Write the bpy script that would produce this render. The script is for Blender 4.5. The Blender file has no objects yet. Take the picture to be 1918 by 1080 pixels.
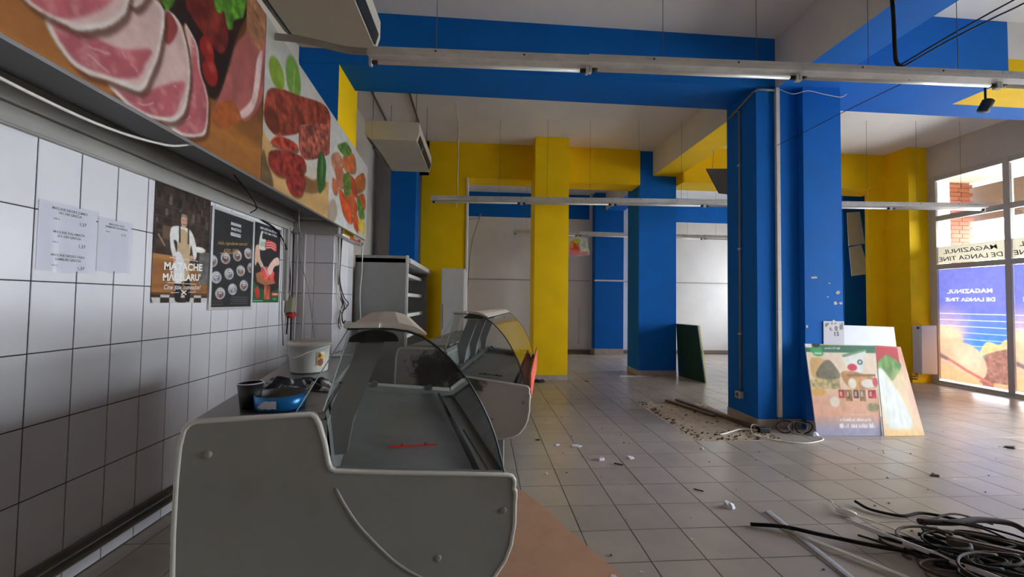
import bpy, math, random
import numpy as np
from mathutils import Vector, Matrix

# ------------------------------------------------------------------ camera, sky, exposure
S = bpy.context.scene
COL = S.collection
R_ = random.Random(7)

def srgb(r, g, b):
    f = lambda c: (c/255/12.92) if c/255 <= .04045 else ((c/255+.055)/1.055)**2.4
    return (f(r), f(g), f(b), 1.0)

cam = bpy.data.cameras.new('camera'); cam.sensor_width = 36.0; cam.sensor_fit = 'HORIZONTAL'
cam.lens = 36.0*751.4/1918.0; cam.clip_start = .05; cam.clip_end = 200
co = bpy.data.objects.new('camera', cam); COL.objects.link(co)
_y, _p, _r = .0744383, .0337463, .0134471
_f = Vector((math.sin(_y)*math.cos(_p), math.cos(_y)*math.cos(_p), math.sin(_p)))
_rt = Vector((math.cos(_y), -math.sin(_y), 0)); _up = _rt.cross(_f)
_r2 = _rt*math.cos(_r)+_up*math.sin(_r); _u2 = -_rt*math.sin(_r)+_up*math.cos(_r)
M = Matrix((_r2, _u2, -_f)).transposed().to_4x4(); M.translation = (0, 0, 1.345)
co.matrix_world = M
S.camera = co

W = bpy.data.worlds.new('sky'); S.world = W; W.use_nodes = True
_n = W.node_tree.nodes; _n.clear()
_o = _n.new('ShaderNodeOutputWorld'); _b = _n.new('ShaderNodeBackground')
_b.inputs[0].default_value = (.90, .95, 1.0, 1); _b.inputs[1].default_value = 6.5
W.node_tree.links.new(_b.outputs[0], _o.inputs[0])

def portal(name, x, y0, y1, z0, z1):
    L = bpy.data.lights.new(name, 'AREA'); L.shape = 'RECTANGLE'; L.size = y1-y0; L.size_y = z1-z0
    L.cycles.is_portal = True
    o = bpy.data.objects.new(name, L); COL.objects.link(o)
    o.matrix_world = Matrix(((0, 0, 1, x), (1, 0, 0, (y0+y1)/2), (0, 1, 0, (z0+z1)/2), (0, 0, 0, 1)))
    return o
portal('window_daylight', 8.20, .63, 6.6, .05, 3.66)
portal('back_window_daylight', 9.06, 8.5, 10.55, .9, 3.3)

S.view_settings.view_transform = 'Standard'; S.view_settings.look = 'None'
S.view_settings.gamma = 1.0; S.view_settings.use_curve_mapping = False
S.view_settings.exposure = 2.2
S.cycles.max_bounces = 12; S.cycles.diffuse_bounces = 9; S.cycles.glossy_bounces = 4
S.cycles.transparent_max_bounces = 24; S.cycles.transmission_bounces = 6
S.cycles.use_denoising = True
S.cycles.sample_clamp_indirect = 6.0
S.cycles.caustics_reflective = False; S.cycles.caustics_refractive = False

# ------------------------------------------------------------------ materials
MATS = {}
def new_mat(name):
    m = bpy.data.materials.new(name); m.use_nodes = True
    m.node_tree.nodes.clear(); return m, m.node_tree.nodes, m.node_tree.links

def mat(name, col, rough=.6, metal=0, spec=.5, var=0.0, scale=8.0, rvar=.12, bump=0.0, bscale=60.0, dirt=None, dirt_amt=.0, dscale=3.0, island=0.0, dr=(.5, .72)):
    """plain principled material with optional noise variation, relief and blotchy dirt"""
    if name in MATS: return MATS[name]
    m, n, l = new_mat(name)
    out = n.new('ShaderNodeOutputMaterial'); p = n.new('ShaderNodeBsdfPrincipled')
    l.new(p.outputs[0], out.inputs[0])
    p.inputs['Base Color'].default_value = col; p.inputs['Roughness'].default_value = rough
    p.inputs['Metallic'].default_value = metal; p.inputs['Specular IOR Level'].default_value = spec
    src = None
    if var or bump or dirt is not None:
        g = n.new('ShaderNodeNewGeometry')
    if var:
        t = n.new('ShaderNodeTexNoise'); t.inputs['Scale'].default_value = scale; t.inputs['Detail'].default_value = 6
        l.new(g.outputs['Position'], t.inputs['Vector'])
        r = n.new('ShaderNodeMapRange'); r.inputs[1].default_value = .3; r.inputs[2].default_value = .7
        r.inputs[3].default_value = 1-var; r.inputs[4].default_value = 1+var
        l.new(t.outputs['Fac'], r.inputs[0])
        mx = n.new('ShaderNodeMix'); mx.data_type = 'RGBA'; mx.blend_type = 'MULTIPLY'; mx.inputs[0].default_value = 1
        mx.inputs[6].default_value = col; l.new(r.outputs[0], mx.inputs[7]); src = mx.outputs[2]
        rr = n.new('ShaderNodeMapRange'); rr.inputs[3].default_value = max(.02, rough-rvar); rr.inputs[4].default_value = min(1, rough+rvar)
        l.new(t.outputs['Fac'], rr.inputs[0]); l.new(rr.outputs[0], p.inputs['Roughness'])
    if island:
        oi = n.new('ShaderNodeObjectInfo'); ri = n.new('ShaderNodeMapRange'); ri.inputs[3].default_value = 1-island; ri.inputs[4].default_value = 1+island
        l.new(oi.outputs['Random'], ri.inputs[0])
        mi = n.new('ShaderNodeMix'); mi.data_type = 'RGBA'; mi.blend_type = 'MULTIPLY'; mi.inputs[0].default_value = 1
        if src: l.new(src, mi.inputs[6])
        else: mi.inputs[6].default_value = col
        l.new(ri.outputs[0], mi.inputs[7]); src = mi.outputs[2]
    if dirt is not None:
        t2 = n.new('ShaderNodeTexNoise'); t2.inputs['Scale'].default_value = dscale; t2.inputs['Detail'].default_value = 8; t2.inputs['Roughness'].default_value = .7
        l.new(g.outputs['Position'], t2.inputs['Vector'])
        r2 = n.new('ShaderNodeMapRange'); r2.inputs[1].default_value = dr[0]; r2.inputs[2].default_value = dr[1]; r2.inputs[4].default_value = dirt_amt
        l.new(t2.outputs['Fac'], r2.inputs[0])
        m2 = n.new('ShaderNodeMix'); m2.data_type = 'RGBA'; l.new(r2.outputs[0], m2.inputs[0])
        if src: l.new(src, m2.inputs[6])
        else: m2.inputs[6].default_value = col
        m2.inputs[7].default_value = dirt; src = m2.outputs[2]
    if src: l.new(src, p.inputs['Base Color'])
    if bump:
        t3 = n.new('ShaderNodeTexNoise'); t3.inputs['Scale'].default_value = bscale; t3.inputs['Detail'].default_value = 4
        l.new(g.outputs['Position'], t3.inputs['Vector'])
        b = n.new('ShaderNodeBump'); b.inputs['Strength'].default_value = bump; b.inputs['Distance'].default_value = .004
        l.new(t3.outputs['Fac'], b.inputs['Height']); l.new(b.outputs[0], p.inputs['Normal'])
    MATS[name] = m; return m

def glass_mat(name, tint, gloss_col=(1, 1, 1, 1), rough=.02, film=0.0):
    m, n, l = new_mat(name)
    out = n.new('ShaderNodeOutputMaterial'); tr = n.new('ShaderNodeBsdfTransparent'); tr.inputs[0].default_value = tint
    gl = n.new('ShaderNodeBsdfGlossy'); gl.inputs[0].default_value = gloss_col; gl.inputs['Roughness'].default_value = rough
    fr = n.new('ShaderNodeFresnel'); fr.inputs[0].default_value = 1.45
    mx = n.new('ShaderNodeMixShader'); l.new(fr.outputs[0], mx.inputs[0]); l.new(tr.outputs[0], mx.inputs[1]); l.new(gl.outputs[0], mx.inputs[2])
    res = mx.outputs[0]
    if film:
        df = n.new('ShaderNodeBsdfDiffuse'); df.inputs[0].default_value = (.7, .7, .7, 1)
        m2 = n.new('ShaderNodeMixShader'); m2.inputs[0].default_value = film
        l.new(res, m2.inputs[1]); l.new(df.outputs[0], m2.inputs[2]); res = m2.outputs[0]
    l.new(res, out.inputs[0]); return m

def print_mat(name, rough=.45, spec=.3):
    m, n, l = new_mat(name)
    out = n.new('ShaderNodeOutputMaterial'); p = n.new('ShaderNodeBsdfPrincipled'); a = n.new('ShaderNodeVertexColor'); a.layer_name = 'print'
    l.new(a.outputs[0], p.inputs['Base Color']); p.inputs['Roughness'].default_value = rough; p.inputs['Specular IOR Level'].default_value = spec
    l.new(p.outputs[0], out.inputs[0]); return m

def vinyl_mat(name):
    m, n, l = new_mat(name)
    out = n.new('ShaderNodeOutputMaterial'); a = n.new('ShaderNodeVertexColor'); a.layer_name = 'print'
    d = n.new('ShaderNodeBsdfDiffuse'); t = n.new('ShaderNodeBsdfTranslucent')
    l.new(a.outputs[0], d.inputs[0]); l.new(a.outputs[0], t.inputs[0])
    mx = n.new('ShaderNodeMixShader'); mx.inputs[0].default_value = .2
    l.new(d.outputs[0], mx.inputs[1]); l.new(t.outputs[0], mx.inputs[2]); l.new(mx.outputs[0], out.inputs[0]); return m

BLUE = mat('blue_paint', srgb(8, 104, 194), .75, spec=.2, var=.06, scale=3, bump=.15, bscale=90)
YEL = mat('yellow_paint', srgb(246, 200, 8), .75, spec=.2, var=.05, scale=3, bump=.15, bscale=90)
WHT = mat('white_paint', srgb(222, 218, 214), .7, var=.04, scale=2.5, bump=.15, bscale=90)
CEIL = mat('ceiling_paint', srgb(230, 224, 217), .8, var=.06, scale=1.3, bump=.2, bscale=60)
BEIGE = mat('beige_wall_paint', srgb(205, 196, 184), .75, var=.06, scale=2)
GROUT = mat('dark_grout', srgb(58, 54, 52), .9, var=.2, scale=20)
WGROUT = mat('wall_grout', srgb(52, 48, 52), .9)
FTILE = mat('floor_tile_glaze', srgb(178, 168, 158), .26, var=.05, scale=2.5, rvar=.03, island=.05, dirt=srgb(120, 108, 98), dirt_amt=.32, dscale=1.3, dr=(.42, .85))
WTILE = mat('wall_tile_glaze', srgb(226, 224, 230), .16, var=.02, scale=6, island=.02)
SKT = mat('skirting_tile_glaze', srgb(176, 162, 150), .4, var=.12, scale=9)
GREYT = mat('grey_trunking', srgb(160, 157, 152), .6, var=.08, scale=4)
DARKB = mat('dark_board', srgb(92, 92, 90), .7, var=.06, scale=4)
METALW = mat('white_lamp_metal', srgb(216, 212, 206), .4, spec=.5, var=.1, scale=6, dirt=srgb(80, 74, 70), dirt_amt=.3, dscale=5)
TUBE = mat('lamp_tube', srgb(236, 234, 230), .25)
SOCK = mat('lamp_socket', srgb(200, 196, 190), .5)
BURN = mat('lamp_end_soot', srgb(34, 30, 28), .7)
WIRE = mat('thin_wire', srgb(110, 105, 100), .5, metal=.4)
BLK = mat('black_plastic', srgb(26, 26, 27), .45)
CBLK = mat('black_cable', srgb(38, 34, 33), .8, spec=.2)
CGRY = mat('grey_cable', srgb(140, 132, 124), .5)
CWHT = mat('white_cable', srgb(222, 218, 210), .5)
CBRN = mat('brown_cable', srgb(70, 56, 48), .8, spec=.2)
PLW = mat('counter_plastic', srgb(138, 138, 135), .42, var=.05, scale=5, dirt=srgb(120, 112, 104), dirt_amt=.35, dscale=3)
PLWR = mat('counter_edge', srgb(200, 198, 192), .4, var=.05, scale=6)
STEEL = mat('stainless_steel', srgb(150, 150, 150), .34, metal=.9, var=.08, scale=4)
DSTEEL = mat('deck_steel', srgb(150, 152, 152), .38, metal=.6, var=.12, scale=5, dirt=srgb(90, 90, 88), dirt_amt=.4, dscale=4)
POST = mat('post_grey', srgb(136, 136, 136), .45, metal=.3)
CANO = mat('canopy_beige', srgb(206, 196, 184), .5, var=.05)
RED = mat('red_plastic', srgb(206, 40, 36), .4)
ORNG = mat('bumper_red', srgb(232, 92, 70), .45)
GLASS = glass_mat('counter_glass', (.93, .95, .945, 1))
GEDGE = mat('glass_edge', srgb(20, 25, 24), .3)
WGLASS = glass_mat('window_glass', (.96, .97, .97, 1))
ALU = mat('window_frame_paint', srgb(190, 184, 176), .45, var=.04)
PRINT = print_mat('print_gloss'); PRINTM = print_mat('print_matt', .6, .2); VINYL = vinyl_mat('window_vinyl')
PWHITE = mat('print_white', srgb(240, 238, 232), .5); PGOLD = mat('print_gold', srgb(196, 160, 96), .5); PBLACK = mat('print_black', srgb(30, 30, 34), .5); PGREY = mat('print_grey', srgb(100, 98, 104), .5)
PAPER = mat('paper', srgb(218, 216, 228), .7)
CARD = mat('cardboard', srgb(196, 152, 122), .8, var=.06, scale=5, dirt=srgb(150, 112, 86), dirt_amt=.5, dscale=3)
WOOD = mat('weathered_wood', srgb(98, 78, 62), .8, var=.25, scale=18)
CONC = mat('mortar_bed', srgb(186, 170, 150), .95, var=.2, scale=14, bump=.8, bscale=40)
CHIP = mat('tile_rubble', srgb(98, 78, 62), .9, var=.4, scale=30)
GREENB = mat('green_board', srgb(26, 62, 46), .5, var=.08)
UNIT = mat('fan_unit_beige', srgb(196, 190, 176), .5, var=.04, scale=4)
RADW = mat('radiator_enamel', srgb(224, 212, 198), .35)
BRICK = mat('brick', srgb(150, 84, 60), .8, var=.15, scale=12, island=.15)
PAVE = mat('pavement', srgb(196, 194, 190), .9, var=.1)
PANEL = mat('white_laminate', srgb(214, 214, 212), .5, var=.03)
GALV = mat('galvanised_strip', srgb(214, 212, 216), .35, metal=.15, var=.1, scale=20)
PIPE = mat('heating_pipe', srgb(92, 86, 80), .5, var=.15)

# ------------------------------------------------------------------ mesh helpers
def tag(o, label=None, cat=None, group=None, kind=None):
    if label: o['label'] = label
    if cat: o['category'] = cat
    if group: o['group'] = group
    if kind: o['kind'] = kind
    return o

def empty(name, loc=(0, 0, 0), rz=0.0):
    o = bpy.data.objects.new(name, None); COL.objects.link(o); o.location = loc; o.rotation_euler = (0, 0, rz)
    o.empty_display_size = .1
    return o

def crom(pts, k=6, closed=False):
    P = [Vector(p) for p in pts]; n = len(P); out = []
    if n < 3 and not closed: return P
    rng = n if closed else n-1
    for i in range(rng):
        a = P[(i-1) % n] if (closed or i > 0) else P[0]*2-P[1]
        b = P[i]; c = P[(i+1) % n]
        d = P[(i+2) % n] if (closed or i+2 < n) else P[-1]*2-P[-2]
        for j in range(k):
            t = j/k
            out.append(.5*((2*b)+(c-a)*t+(2*a-5*b+4*c-d)*t*t+(3*b-a-3*c+d)*t**3))
    if not closed: out.append(P[-1])
    return out

class MB:
    def __init__(s): s.v = []; s.f = []; s.m = []
    def add(s, vs, fs, mi=0):
        o = len(s.v); s.v += [tuple(v) for v in vs]
        s.f += [tuple(o+i for i in f) for f in fs]; s.m += [mi]*len(fs); return s
    def box(s, x0, x1, y0, y1, z0, z1, mi=0):
        vs = [(x, y, z) for z in (z0, z1) for y in (y0, y1) for x in (x0, x1)]
        return s.add(vs, [(0, 2, 3, 1), (4, 5, 7, 6), (0, 1, 5, 4), (2, 6, 7, 3), (0, 4, 6, 2), (1, 3, 7, 5)], mi)
    def bbox(s, x0, x1, y0, y1, z0, z1, b=.004, mi=0):
        """box with chamfered edges"""
        import bmesh
        bm = bmesh.new(); vs = [bm.verts.new((x, y, z)) for z in (z0, z1) for y in (y0, y1) for x in (x0, x1)]
        for f in [(0, 2, 3, 1), (4, 5, 7, 6), (0, 1, 5, 4), (2, 6, 7, 3), (0, 4, 6, 2), (1, 3, 7, 5)]: bm.faces.new([vs[i] for i in f])
        bmesh.ops.bevel(bm, geom=list(bm.edges), offset=b, segments=2, affect='EDGES', profile=.5)
        bm.verts.index_update(); s.add([v.co[:] for v in bm.verts], [[v.index for v in f.verts] for f in bm.faces], mi); bm.free(); return s
    def obox(s, c, size, rot=None, mi=0):
        a, b, d = size[0]/2, size[1]/2, size[2]/2
        vs = [Vector((x, y, z)) for z in (-d, d) for y in (-b, b) for x in (-a, a)]
        if rot is not None: vs = [rot @ v for v in vs]
        return s.add([v+Vector(c) for v in vs], [(0, 2, 3, 1), (4, 5, 7, 6), (0, 1, 5, 4), (2, 6, 7, 3), (0, 4, 6, 2), (1, 3, 7, 5)], mi)
    def bar(s, a, b, w, h, up=(0, 0, 1), mi=0):
        a = Vector(a); b = Vector(b); d = (b-a).normalized(); u = Vector(up); r = d.cross(u).normalized(); u = r.cross(d)
        vs = [p+r*(w/2)*i+u*(h/2)*j for p in (a, b) for i, j in ((-1, -1), (1, -1), (1, 1), (-1, 1))]
        return s.add(vs, [(0, 1, 2, 3), (7, 6, 5, 4), (0, 4, 5, 1), (1, 5, 6, 2), (2, 6, 7, 3), (3, 7, 4, 0)], mi)
    def tube(s, pts, r, n=8, closed=False, mi=0, cap=True):
        P = [Vector(p) for p in pts]; N = len(P); rings = []; prev = None
        for i in range(N):
            a = P[(i-1) % N] if (closed or i > 0) else P[i]; b = P[(i+1) % N] if (closed or i < N-1) else P[i]
            d = (b-a)
            d = d.normalized() if d.length > 1e-9 else Vector((0, 0, 1))
            if prev is None:
                u = d.cross(Vector((0, 0, 1)))
                if u.length < 1e-3: u = d.cross(Vector((1, 0, 0)))
                u.normalize()
            else:
                u = prev-d*prev.dot(d)
                u = u.normalized() if u.length > 1e-6 else d.orthogonal().normalized()
            prev = u; w = d.cross(u); rr = r[i] if isinstance(r, (list, tuple)) else r
            rings.append([P[i]+u*rr*math.cos(2*math.pi*k/n)+w*rr*math.sin(2*math.pi*k/n) for k in range(n)])
        fs = []
        for i in range(N if closed else N-1):
            j = (i+1) % N
            for k in range(n): fs.append((i*n+k, i*n+(k+1) % n, j*n+(k+1) % n, j*n+k))
        if not closed and cap: fs += [tuple(range(n-1, -1, -1)), tuple((N-1)*n+k for k in range(n))]
        return s.add([v for g in rings for v in g], fs, mi)
    def lathe(s, prof, c=(0, 0, 0), n=32, mi=0, closed=False):
        vs = [(c[0]+r*math.cos(2*math.pi*k/n), c[1]+r*math.sin(2*math.pi*k/n), c[2]+z) for r, z in prof for k in range(n)]
        fs = []; m = len(prof)
        for i in range(m if closed else m-1):
            j = (i+1) % m
            for k in range(n): fs.append((i*n+k, i*n+(k+1) % n, j*n+(k+1) % n, j*n+k))
        return s.add(vs, fs, mi)
    def disc(s, c, ax, r, h, n=16, mi=0):
        a = Vector(ax).normalized(); return s.tube([Vector(c), Vector(c)+a*h], r, n, mi=mi)
    def prism(s, poly, fn, d0, d1, mi=0):
        """extrude a 2-D outline: fn(u, w, d) -> xyz"""
        n = len(poly); vs = [fn(u, w, d0) for u, w in poly]+[fn(u, w, d1) for u, w in poly]
        fs = [tuple(range(n-1, -1, -1)), tuple(range(n, 2*n))]+[(i, (i+1) % n, n+(i+1) % n, n+i) for i in range(n)]
        return s.add(vs, fs, mi)
    def strip(s, poly, fn, d0, d1, mi=0):
        n = len(poly); vs = [fn(u, w, d0) for u, w in poly]+[fn(u, w, d1) for u, w in poly]
        return s.add(vs, [(i, i+1, n+i+1, n+i) for i in range(n-1)], mi)
    def mesh(s, name, mats, smooth=False):
        me = bpy.data.meshes.new(name); me.from_pydata(s.v, [], s.f)
        for m in (mats if isinstance(mats, (list, tuple)) else [mats]): me.materials.append(m)
        if any(s.m): me.polygons.foreach_set('material_index', s.m)
        if smooth: me.polygons.foreach_set('use_smooth', [True]*len(me.polygons))
        me.update(); return me
    def build(s, name, mats, parent=None, smooth=False, fix=True):
        me = s.mesh(name, mats, smooth)
        if fix:
            import bmesh
            bm = bmesh.new(); bm.from_mesh(me); bmesh.ops.recalc_face_normals(bm, faces=bm.faces); bm.to_mesh(me); bm.free()
        o = bpy.data.objects.new(name, me); COL.objects.link(o)
        if parent: o.parent = parent
        return o

def put(name, me, parent, loc, rot=None, scale=None):
    o = bpy.data.objects.new(name, me); COL.objects.link(o); o.parent = parent; o.location = loc
    if rot is not None: o.rotation_euler = rot
    if scale is not None: o.scale = scale
    return o

def cells(bx, cuts, fn):
    """outer faces of a box, cut at given coordinates, each face given the material fn(centre, normal axis, sign)"""
    x0, x1, y0, y1, z0, z1 = bx
    ax = [sorted({a, b} | {c for c in cs if a < c < b}) for (a, b), cs in zip(((x0, x1), (y0, y1), (z0, z1)), cuts)]
    m = MB()
    for d in range(3):
        e, g = [(1, 2), (0, 2), (0, 1)][d]
        for sg, val in ((-1, ax[d][0]), (1, ax[d][-1])):
            for i in range(len(ax[e])-1):
                for j in range(len(ax[g])-1):
                    q = []
                    for a, b in ((ax[e][i], ax[g][j]), (ax[e][i+1], ax[g][j]), (ax[e][i+1], ax[g][j+1]), (ax[e][i], ax[g][j+1])):
                        p = [0, 0, 0]; p[d] = val; p[e] = a; p[g] = b; q.append(tuple(p))
                    c = [sum(p[k] for p in q)/4 for k in range(3)]
                    m.add(q, [(0, 1, 2, 3)], fn(c, d, sg))
    return m

def text_mesh(name, body, size, o, rt, up, m, parent, align='CENTER', bold=0.0, shear=0.0, sx=1.0):
    cu = bpy.data.curves.new(name, 'FONT'); cu.body = body; cu.size = size; cu.align_x = align; cu.offset = bold*size; cu.shear = shear
    cu.resolution_u = 2
    ob = bpy.data.objects.new(name, cu); COL.objects.link(ob)
    bpy.context.view_layer.update()
    me = bpy.data.meshes.new_from_object(ob.evaluated_get(bpy.context.evaluated_depsgraph_get()))
    bpy.data.objects.remove(ob)
    rt = Vector(rt).normalized(); up = Vector(up).normalized(); o = Vector(o)
    for v in me.vertices: v.co = o+rt*v.co.x*sx+up*v.co.y
    me.materials.clear(); me.materials.append(m)
    r = bpy.data.objects.new(name, me); COL.objects.link(r); r.parent = parent
    return r

# ------------------------------------------------------------------ print painter: colours of a flat print, worked out on a fine grid
RNG = np.random.default_rng(11)
class Paint:
    def __init__(s, s0, s1, t0, t1, res, bg):
        s.ns = max(2, int(round((s1-s0)/res))+1); s.nt = max(2, int(round((t1-t0)/res))+1)
        s.b = (s0, s1, t0, t1); s.res = res; s.k = 1.0
        s.X, s.Y = np.meshgrid(np.linspace(s0, s1, s.ns), np.linspace(t0, t1, s.nt))
        s.C = np.zeros((s.nt, s.ns, 3)); s.C[:] = np.array(bg)/255.
    def noise(s, f, fy=None, oct=3):
        out = 0; a = 1; tot = 0; fy = fy or f
        for k in range(oct):
            gx = (s.X-s.b[0])*f*2**k; gy = (s.Y-s.b[2])*fy*2**k
            ix = np.floor(gx).astype(int); iy = np.floor(gy).astype(int)
            G = RNG.random((iy.max()+2, ix.max()+2)); u = gx-ix; v = gy-iy; u = u*u*(3-2*u); v = v*v*(3-2*v)
            out = out+a*((G[iy, ix]*(1-u)+G[iy, ix+1]*u)*(1-v)+(G[iy+1, ix]*(1-u)+G[iy+1, ix+1]*u)*v); tot += a; a *= .5
        return out/tot-.5
    def blur(s, m, k):
        for _ in range(k):
            p = np.pad(m, 1, mode='edge'); m = (p[:-2, 1:-1]+p[2:, 1:-1]+p[1:-1, :-2]+p[1:-1, 2:]+2*p[1:-1, 1:-1])/6
        return m
    def lay(s, m, col, var=0., f=15, fy=None, tint=(1, 1, 1)):
        c = np.array(col)/255.
        cc = np.broadcast_to(c, s.C.shape).copy()
        if var: cc = cc*(1+var*2*s.noise(f, fy)[..., None]*np.array(tint))
        s.C = s.C*(1-m[..., None])+np.clip(cc, 0, 1)*m[..., None]
    def pmask(s, pts, smooth=True, soft=1):
        P = [(p[0], p[1]) for p in (crom([(a, b, 0) for a, b in pts], 5, True) if smooth else pts)]
        ins = np.zeros(s.X.shape, bool); n = len(P)
        for i in range(n):
            (x1, y1), (x2, y2) = P[i], P[(i+1) % n]
            if y1 == y2: continue
            c = ((y1 > s.Y) != (y2 > s.Y)) & (s.X < (x2-x1)*(s.Y-y1)/(y2-y1)+x1); ins ^= c
        return s.blur(ins.astype(float), soft)
    def poly(s, pts, col, smooth=True, soft=1, a=1., **k): s.lay(s.pmask(pts, smooth, soft)*a, col, **k)
    def ell(s, cx, cy, rx, ry, col, rot=0., soft=.12, a=1., **k):
        c, q = math.cos(rot), math.sin(rot); dx = s.X-cx; dy = s.Y-cy
        d = np.hypot((dx*c+dy*q)/rx, (-dx*q+dy*c)/ry); s.lay(np.clip((1+soft-d)/max(soft*2, 1e-6), 0, 1)*a, col, **k)
    def rect(s, x0, x1, y0, y1, col, a=1., **k): s.lay(((s.X >= x0) & (s.X <= x1) & (s.Y >= y0) & (s.Y <= y1)).astype(float)*a, col, **k)
    def line(s, pts, w, col, a=1., soft=.5):
        m = np.zeros(s.X.shape)
        for (x1, y1), (x2, y2) in zip(pts, pts[1:]):
            L = (x2-x1)**2+(y2-y1)**2+1e-12; t = np.clip(((s.X-x1)*(x2-x1)+(s.Y-y1)*(y2-y1))/L, 0, 1)
            d = np.hypot(s.X-x1-t*(x2-x1), s.Y-y1-t*(y2-y1)); m = np.maximum(m, np.clip((w*(1+soft)-d)/(w*soft*2), 0, 1))
        s.lay(m*a, col)
    def words(s, x0, x1, y, h, col, slope=0., a=.9):
        x = x0
        while x < x1-h:
            w = R_.uniform(1.2, 3.2)*h; e = min(x+w, x1); q = x
            while q < e:
                t = R_.uniform(.30, .5)*h; k = R_.uniform(.6, 1.15)*h; yy = y+slope*(q-x0); s.rect(q, min(q+t, e), yy, yy+k, col, a=a); q += t+h*.10
            x = e+.45*h
    def grad(s, fn, col): s.lay(np.clip(fn(s.X, s.Y), 0, 1), col)
    def build(s, name, fn, m, parent=None):
        """fn(X, Y) -> three arrays of xyz"""
        x, y, z = fn(s.X, s.Y); v = np.stack([x, y, z], -1).reshape(-1, 3)
        i = np.arange((s.nt-1)*(s.ns-1)); r = i//(s.ns-1); c = i % (s.ns-1); a = r*s.ns+c
        q = np.stack([a, a+1, a+s.ns+1, a+s.ns], -1)
        me = bpy.data.meshes.new(name); me.vertices.add(len(v)); me.vertices.foreach_set('co', v.ravel())
        me.loops.add(q.size); me.loops.foreach_set('vertex_index', q.ravel().astype(np.int32))
        me.polygons.add(len(q)); me.polygons.foreach_set('loop_start', (np.arange(len(q))*4).astype(np.int32)); me.polygons.foreach_set('loop_total', np.full(len(q), 4, np.int32))
        me.update(calc_edges=True); me.validate()
        if s.ns > 60:
            g = s.noise(s.ns/(9*(s.b[1]-s.b[0])), s.nt/(9*(s.b[3]-s.b[2])))
            s.C = np.stack([s.blur(s.C[..., c], 1) for c in range(3)], -1)*(1+.11*g[..., None])
        C = np.clip(s.C*s.k, 0, 1); L = np.where(C <= .04045, C/12.92, ((C+.055)/1.055)**2.4)
        A = me.color_attributes.new('print', 'FLOAT_COLOR', 'POINT')
        A.data.foreach_set('color', np.concatenate([L.reshape(-1, 3), np.ones((len(v), 1))], 1).ravel().astype(np.float32))
        me.materials.append(m)
        o = bpy.data.objects.new(name, me); COL.objects.link(o)
        if parent: o.parent = parent
        return o

# ================================================================== STRUCTURE
def struct(o, label, cat): return tag(o, label, cat, kind='structure')
XW = -1.925          # face of the tiled wall

# ---- floor: dark bed with square tiles laid on it
floor = struct(MB().box(-2.1, 9.1, -5.6, 10.8, -.12, -.005).build('floor', GROUT), 'grey square ceramic tile floor with dark joints and scattered litter', 'floor')
PX, PY = .303, .2935
def tile_mesh(name, w, h, t, c, m):
    """tile lying in xy, centred, top at z=0, with a chamfered upper rim"""
    a, b = w/2, h/2; vs = []
    for z, k in ((-t, 0), (-c, 0), (0, c)):
        vs += [(-a+k, -b+k, z), (a-k, -b+k, z), (a-k, b-k, z), (-a+k, b-k, z)]
    fs = [(8, 9, 10, 11)]
    for L in (0, 4): fs += [(L+i, L+(i+1) % 4, L+4+(i+1) % 4, L+4+i) for i in range(4)]
    return MB().add(vs, fs).mesh(name, m)
ft = tile_mesh('floor_tile', PX-.005, PY-.005, .005, .0015, FTILE)
cand = []
for i in range(-8, 30):
    for j in range(-26, 31):
        x = .300+PX*(i+.5); y = 2.083+PY*(j+.5)
        if not (-2.0 < x < 8.15 and -5.4 < y < 10.6): continue
        if 2.2 < x < 3.1 and 3.8 < y < 5.38: continue            # tiles torn out here
        cand.append((x, y))
def in_view(x, y):
    d = Vector((x, y, 0))-Vector((0, 0, 1.345)); w = d.dot(_f)
    if w < .2: return False
    u = 959+751.4*d.dot(_r2)/w; v = 540-751.4*d.dot(_u2)/w
    hid = (x < -.05 and y < 5.2 and x > -1.25) or (x > 8.07) or x < -1.9
    return -60 < u < 1978 and v < 1150 and not hid
near = sorted([c for c in cand if in_view(*c)], key=lambda c: c[0]**2+c[1]**2)[:300]; ns = set(near)
for x, y in near:
    put('tile', ft, floor, (x, y, R_.uniform(-.0006, .0006)), (R_.uniform(-.0016, .0016), R_.uniform(-.0016, .0016), R_.uniform(-.002, .002)))
mb = MB()
for x, y in cand:
    if (x, y) in ns: continue
    z = R_.uniform(-.0006, .0006); a, b = PX/2-.0025, PY/2-.0025
    mb.box(x-a, x+a, y-b, y+b, -.005, z)
tag(mb.build('tile_field', FTILE, floor, fix=False), kind='stuff')
# mortar bed left bare where tiles are gone
PB = MB(); nx, ny = 14, 24; vs = []
for j in range(ny+1):
    for i in range(nx+1):
        vs.append((2.119+.925*i/nx, 3.845+1.61*j/ny, -.0025+R_.uniform(-.002, .003)))
PB.add(vs, [(j*(nx+1)+i, j*(nx+1)+i+1, (j+1)*(nx+1)+i+1, (j+1)*(nx+1)+i) for j in range(ny) for i in range(nx)])
PB.build('mortar_bed', CONC, floor)

# ---- ceilings
struct(MB().box(-2.1, 9.1, -5.6, 4.30, 4.38, 4.5).build('ceiling', CEIL), 'plain off-white plaster ceiling over the butcher counter bay', 'ceiling')
struct(MB().box(-2.1, 9.1, 4.30, 10.8, 4.26, 4.5).build('ceiling', CEIL), 'plain off-white plaster ceiling beyond the blue cross beam', 'ceiling')

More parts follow.
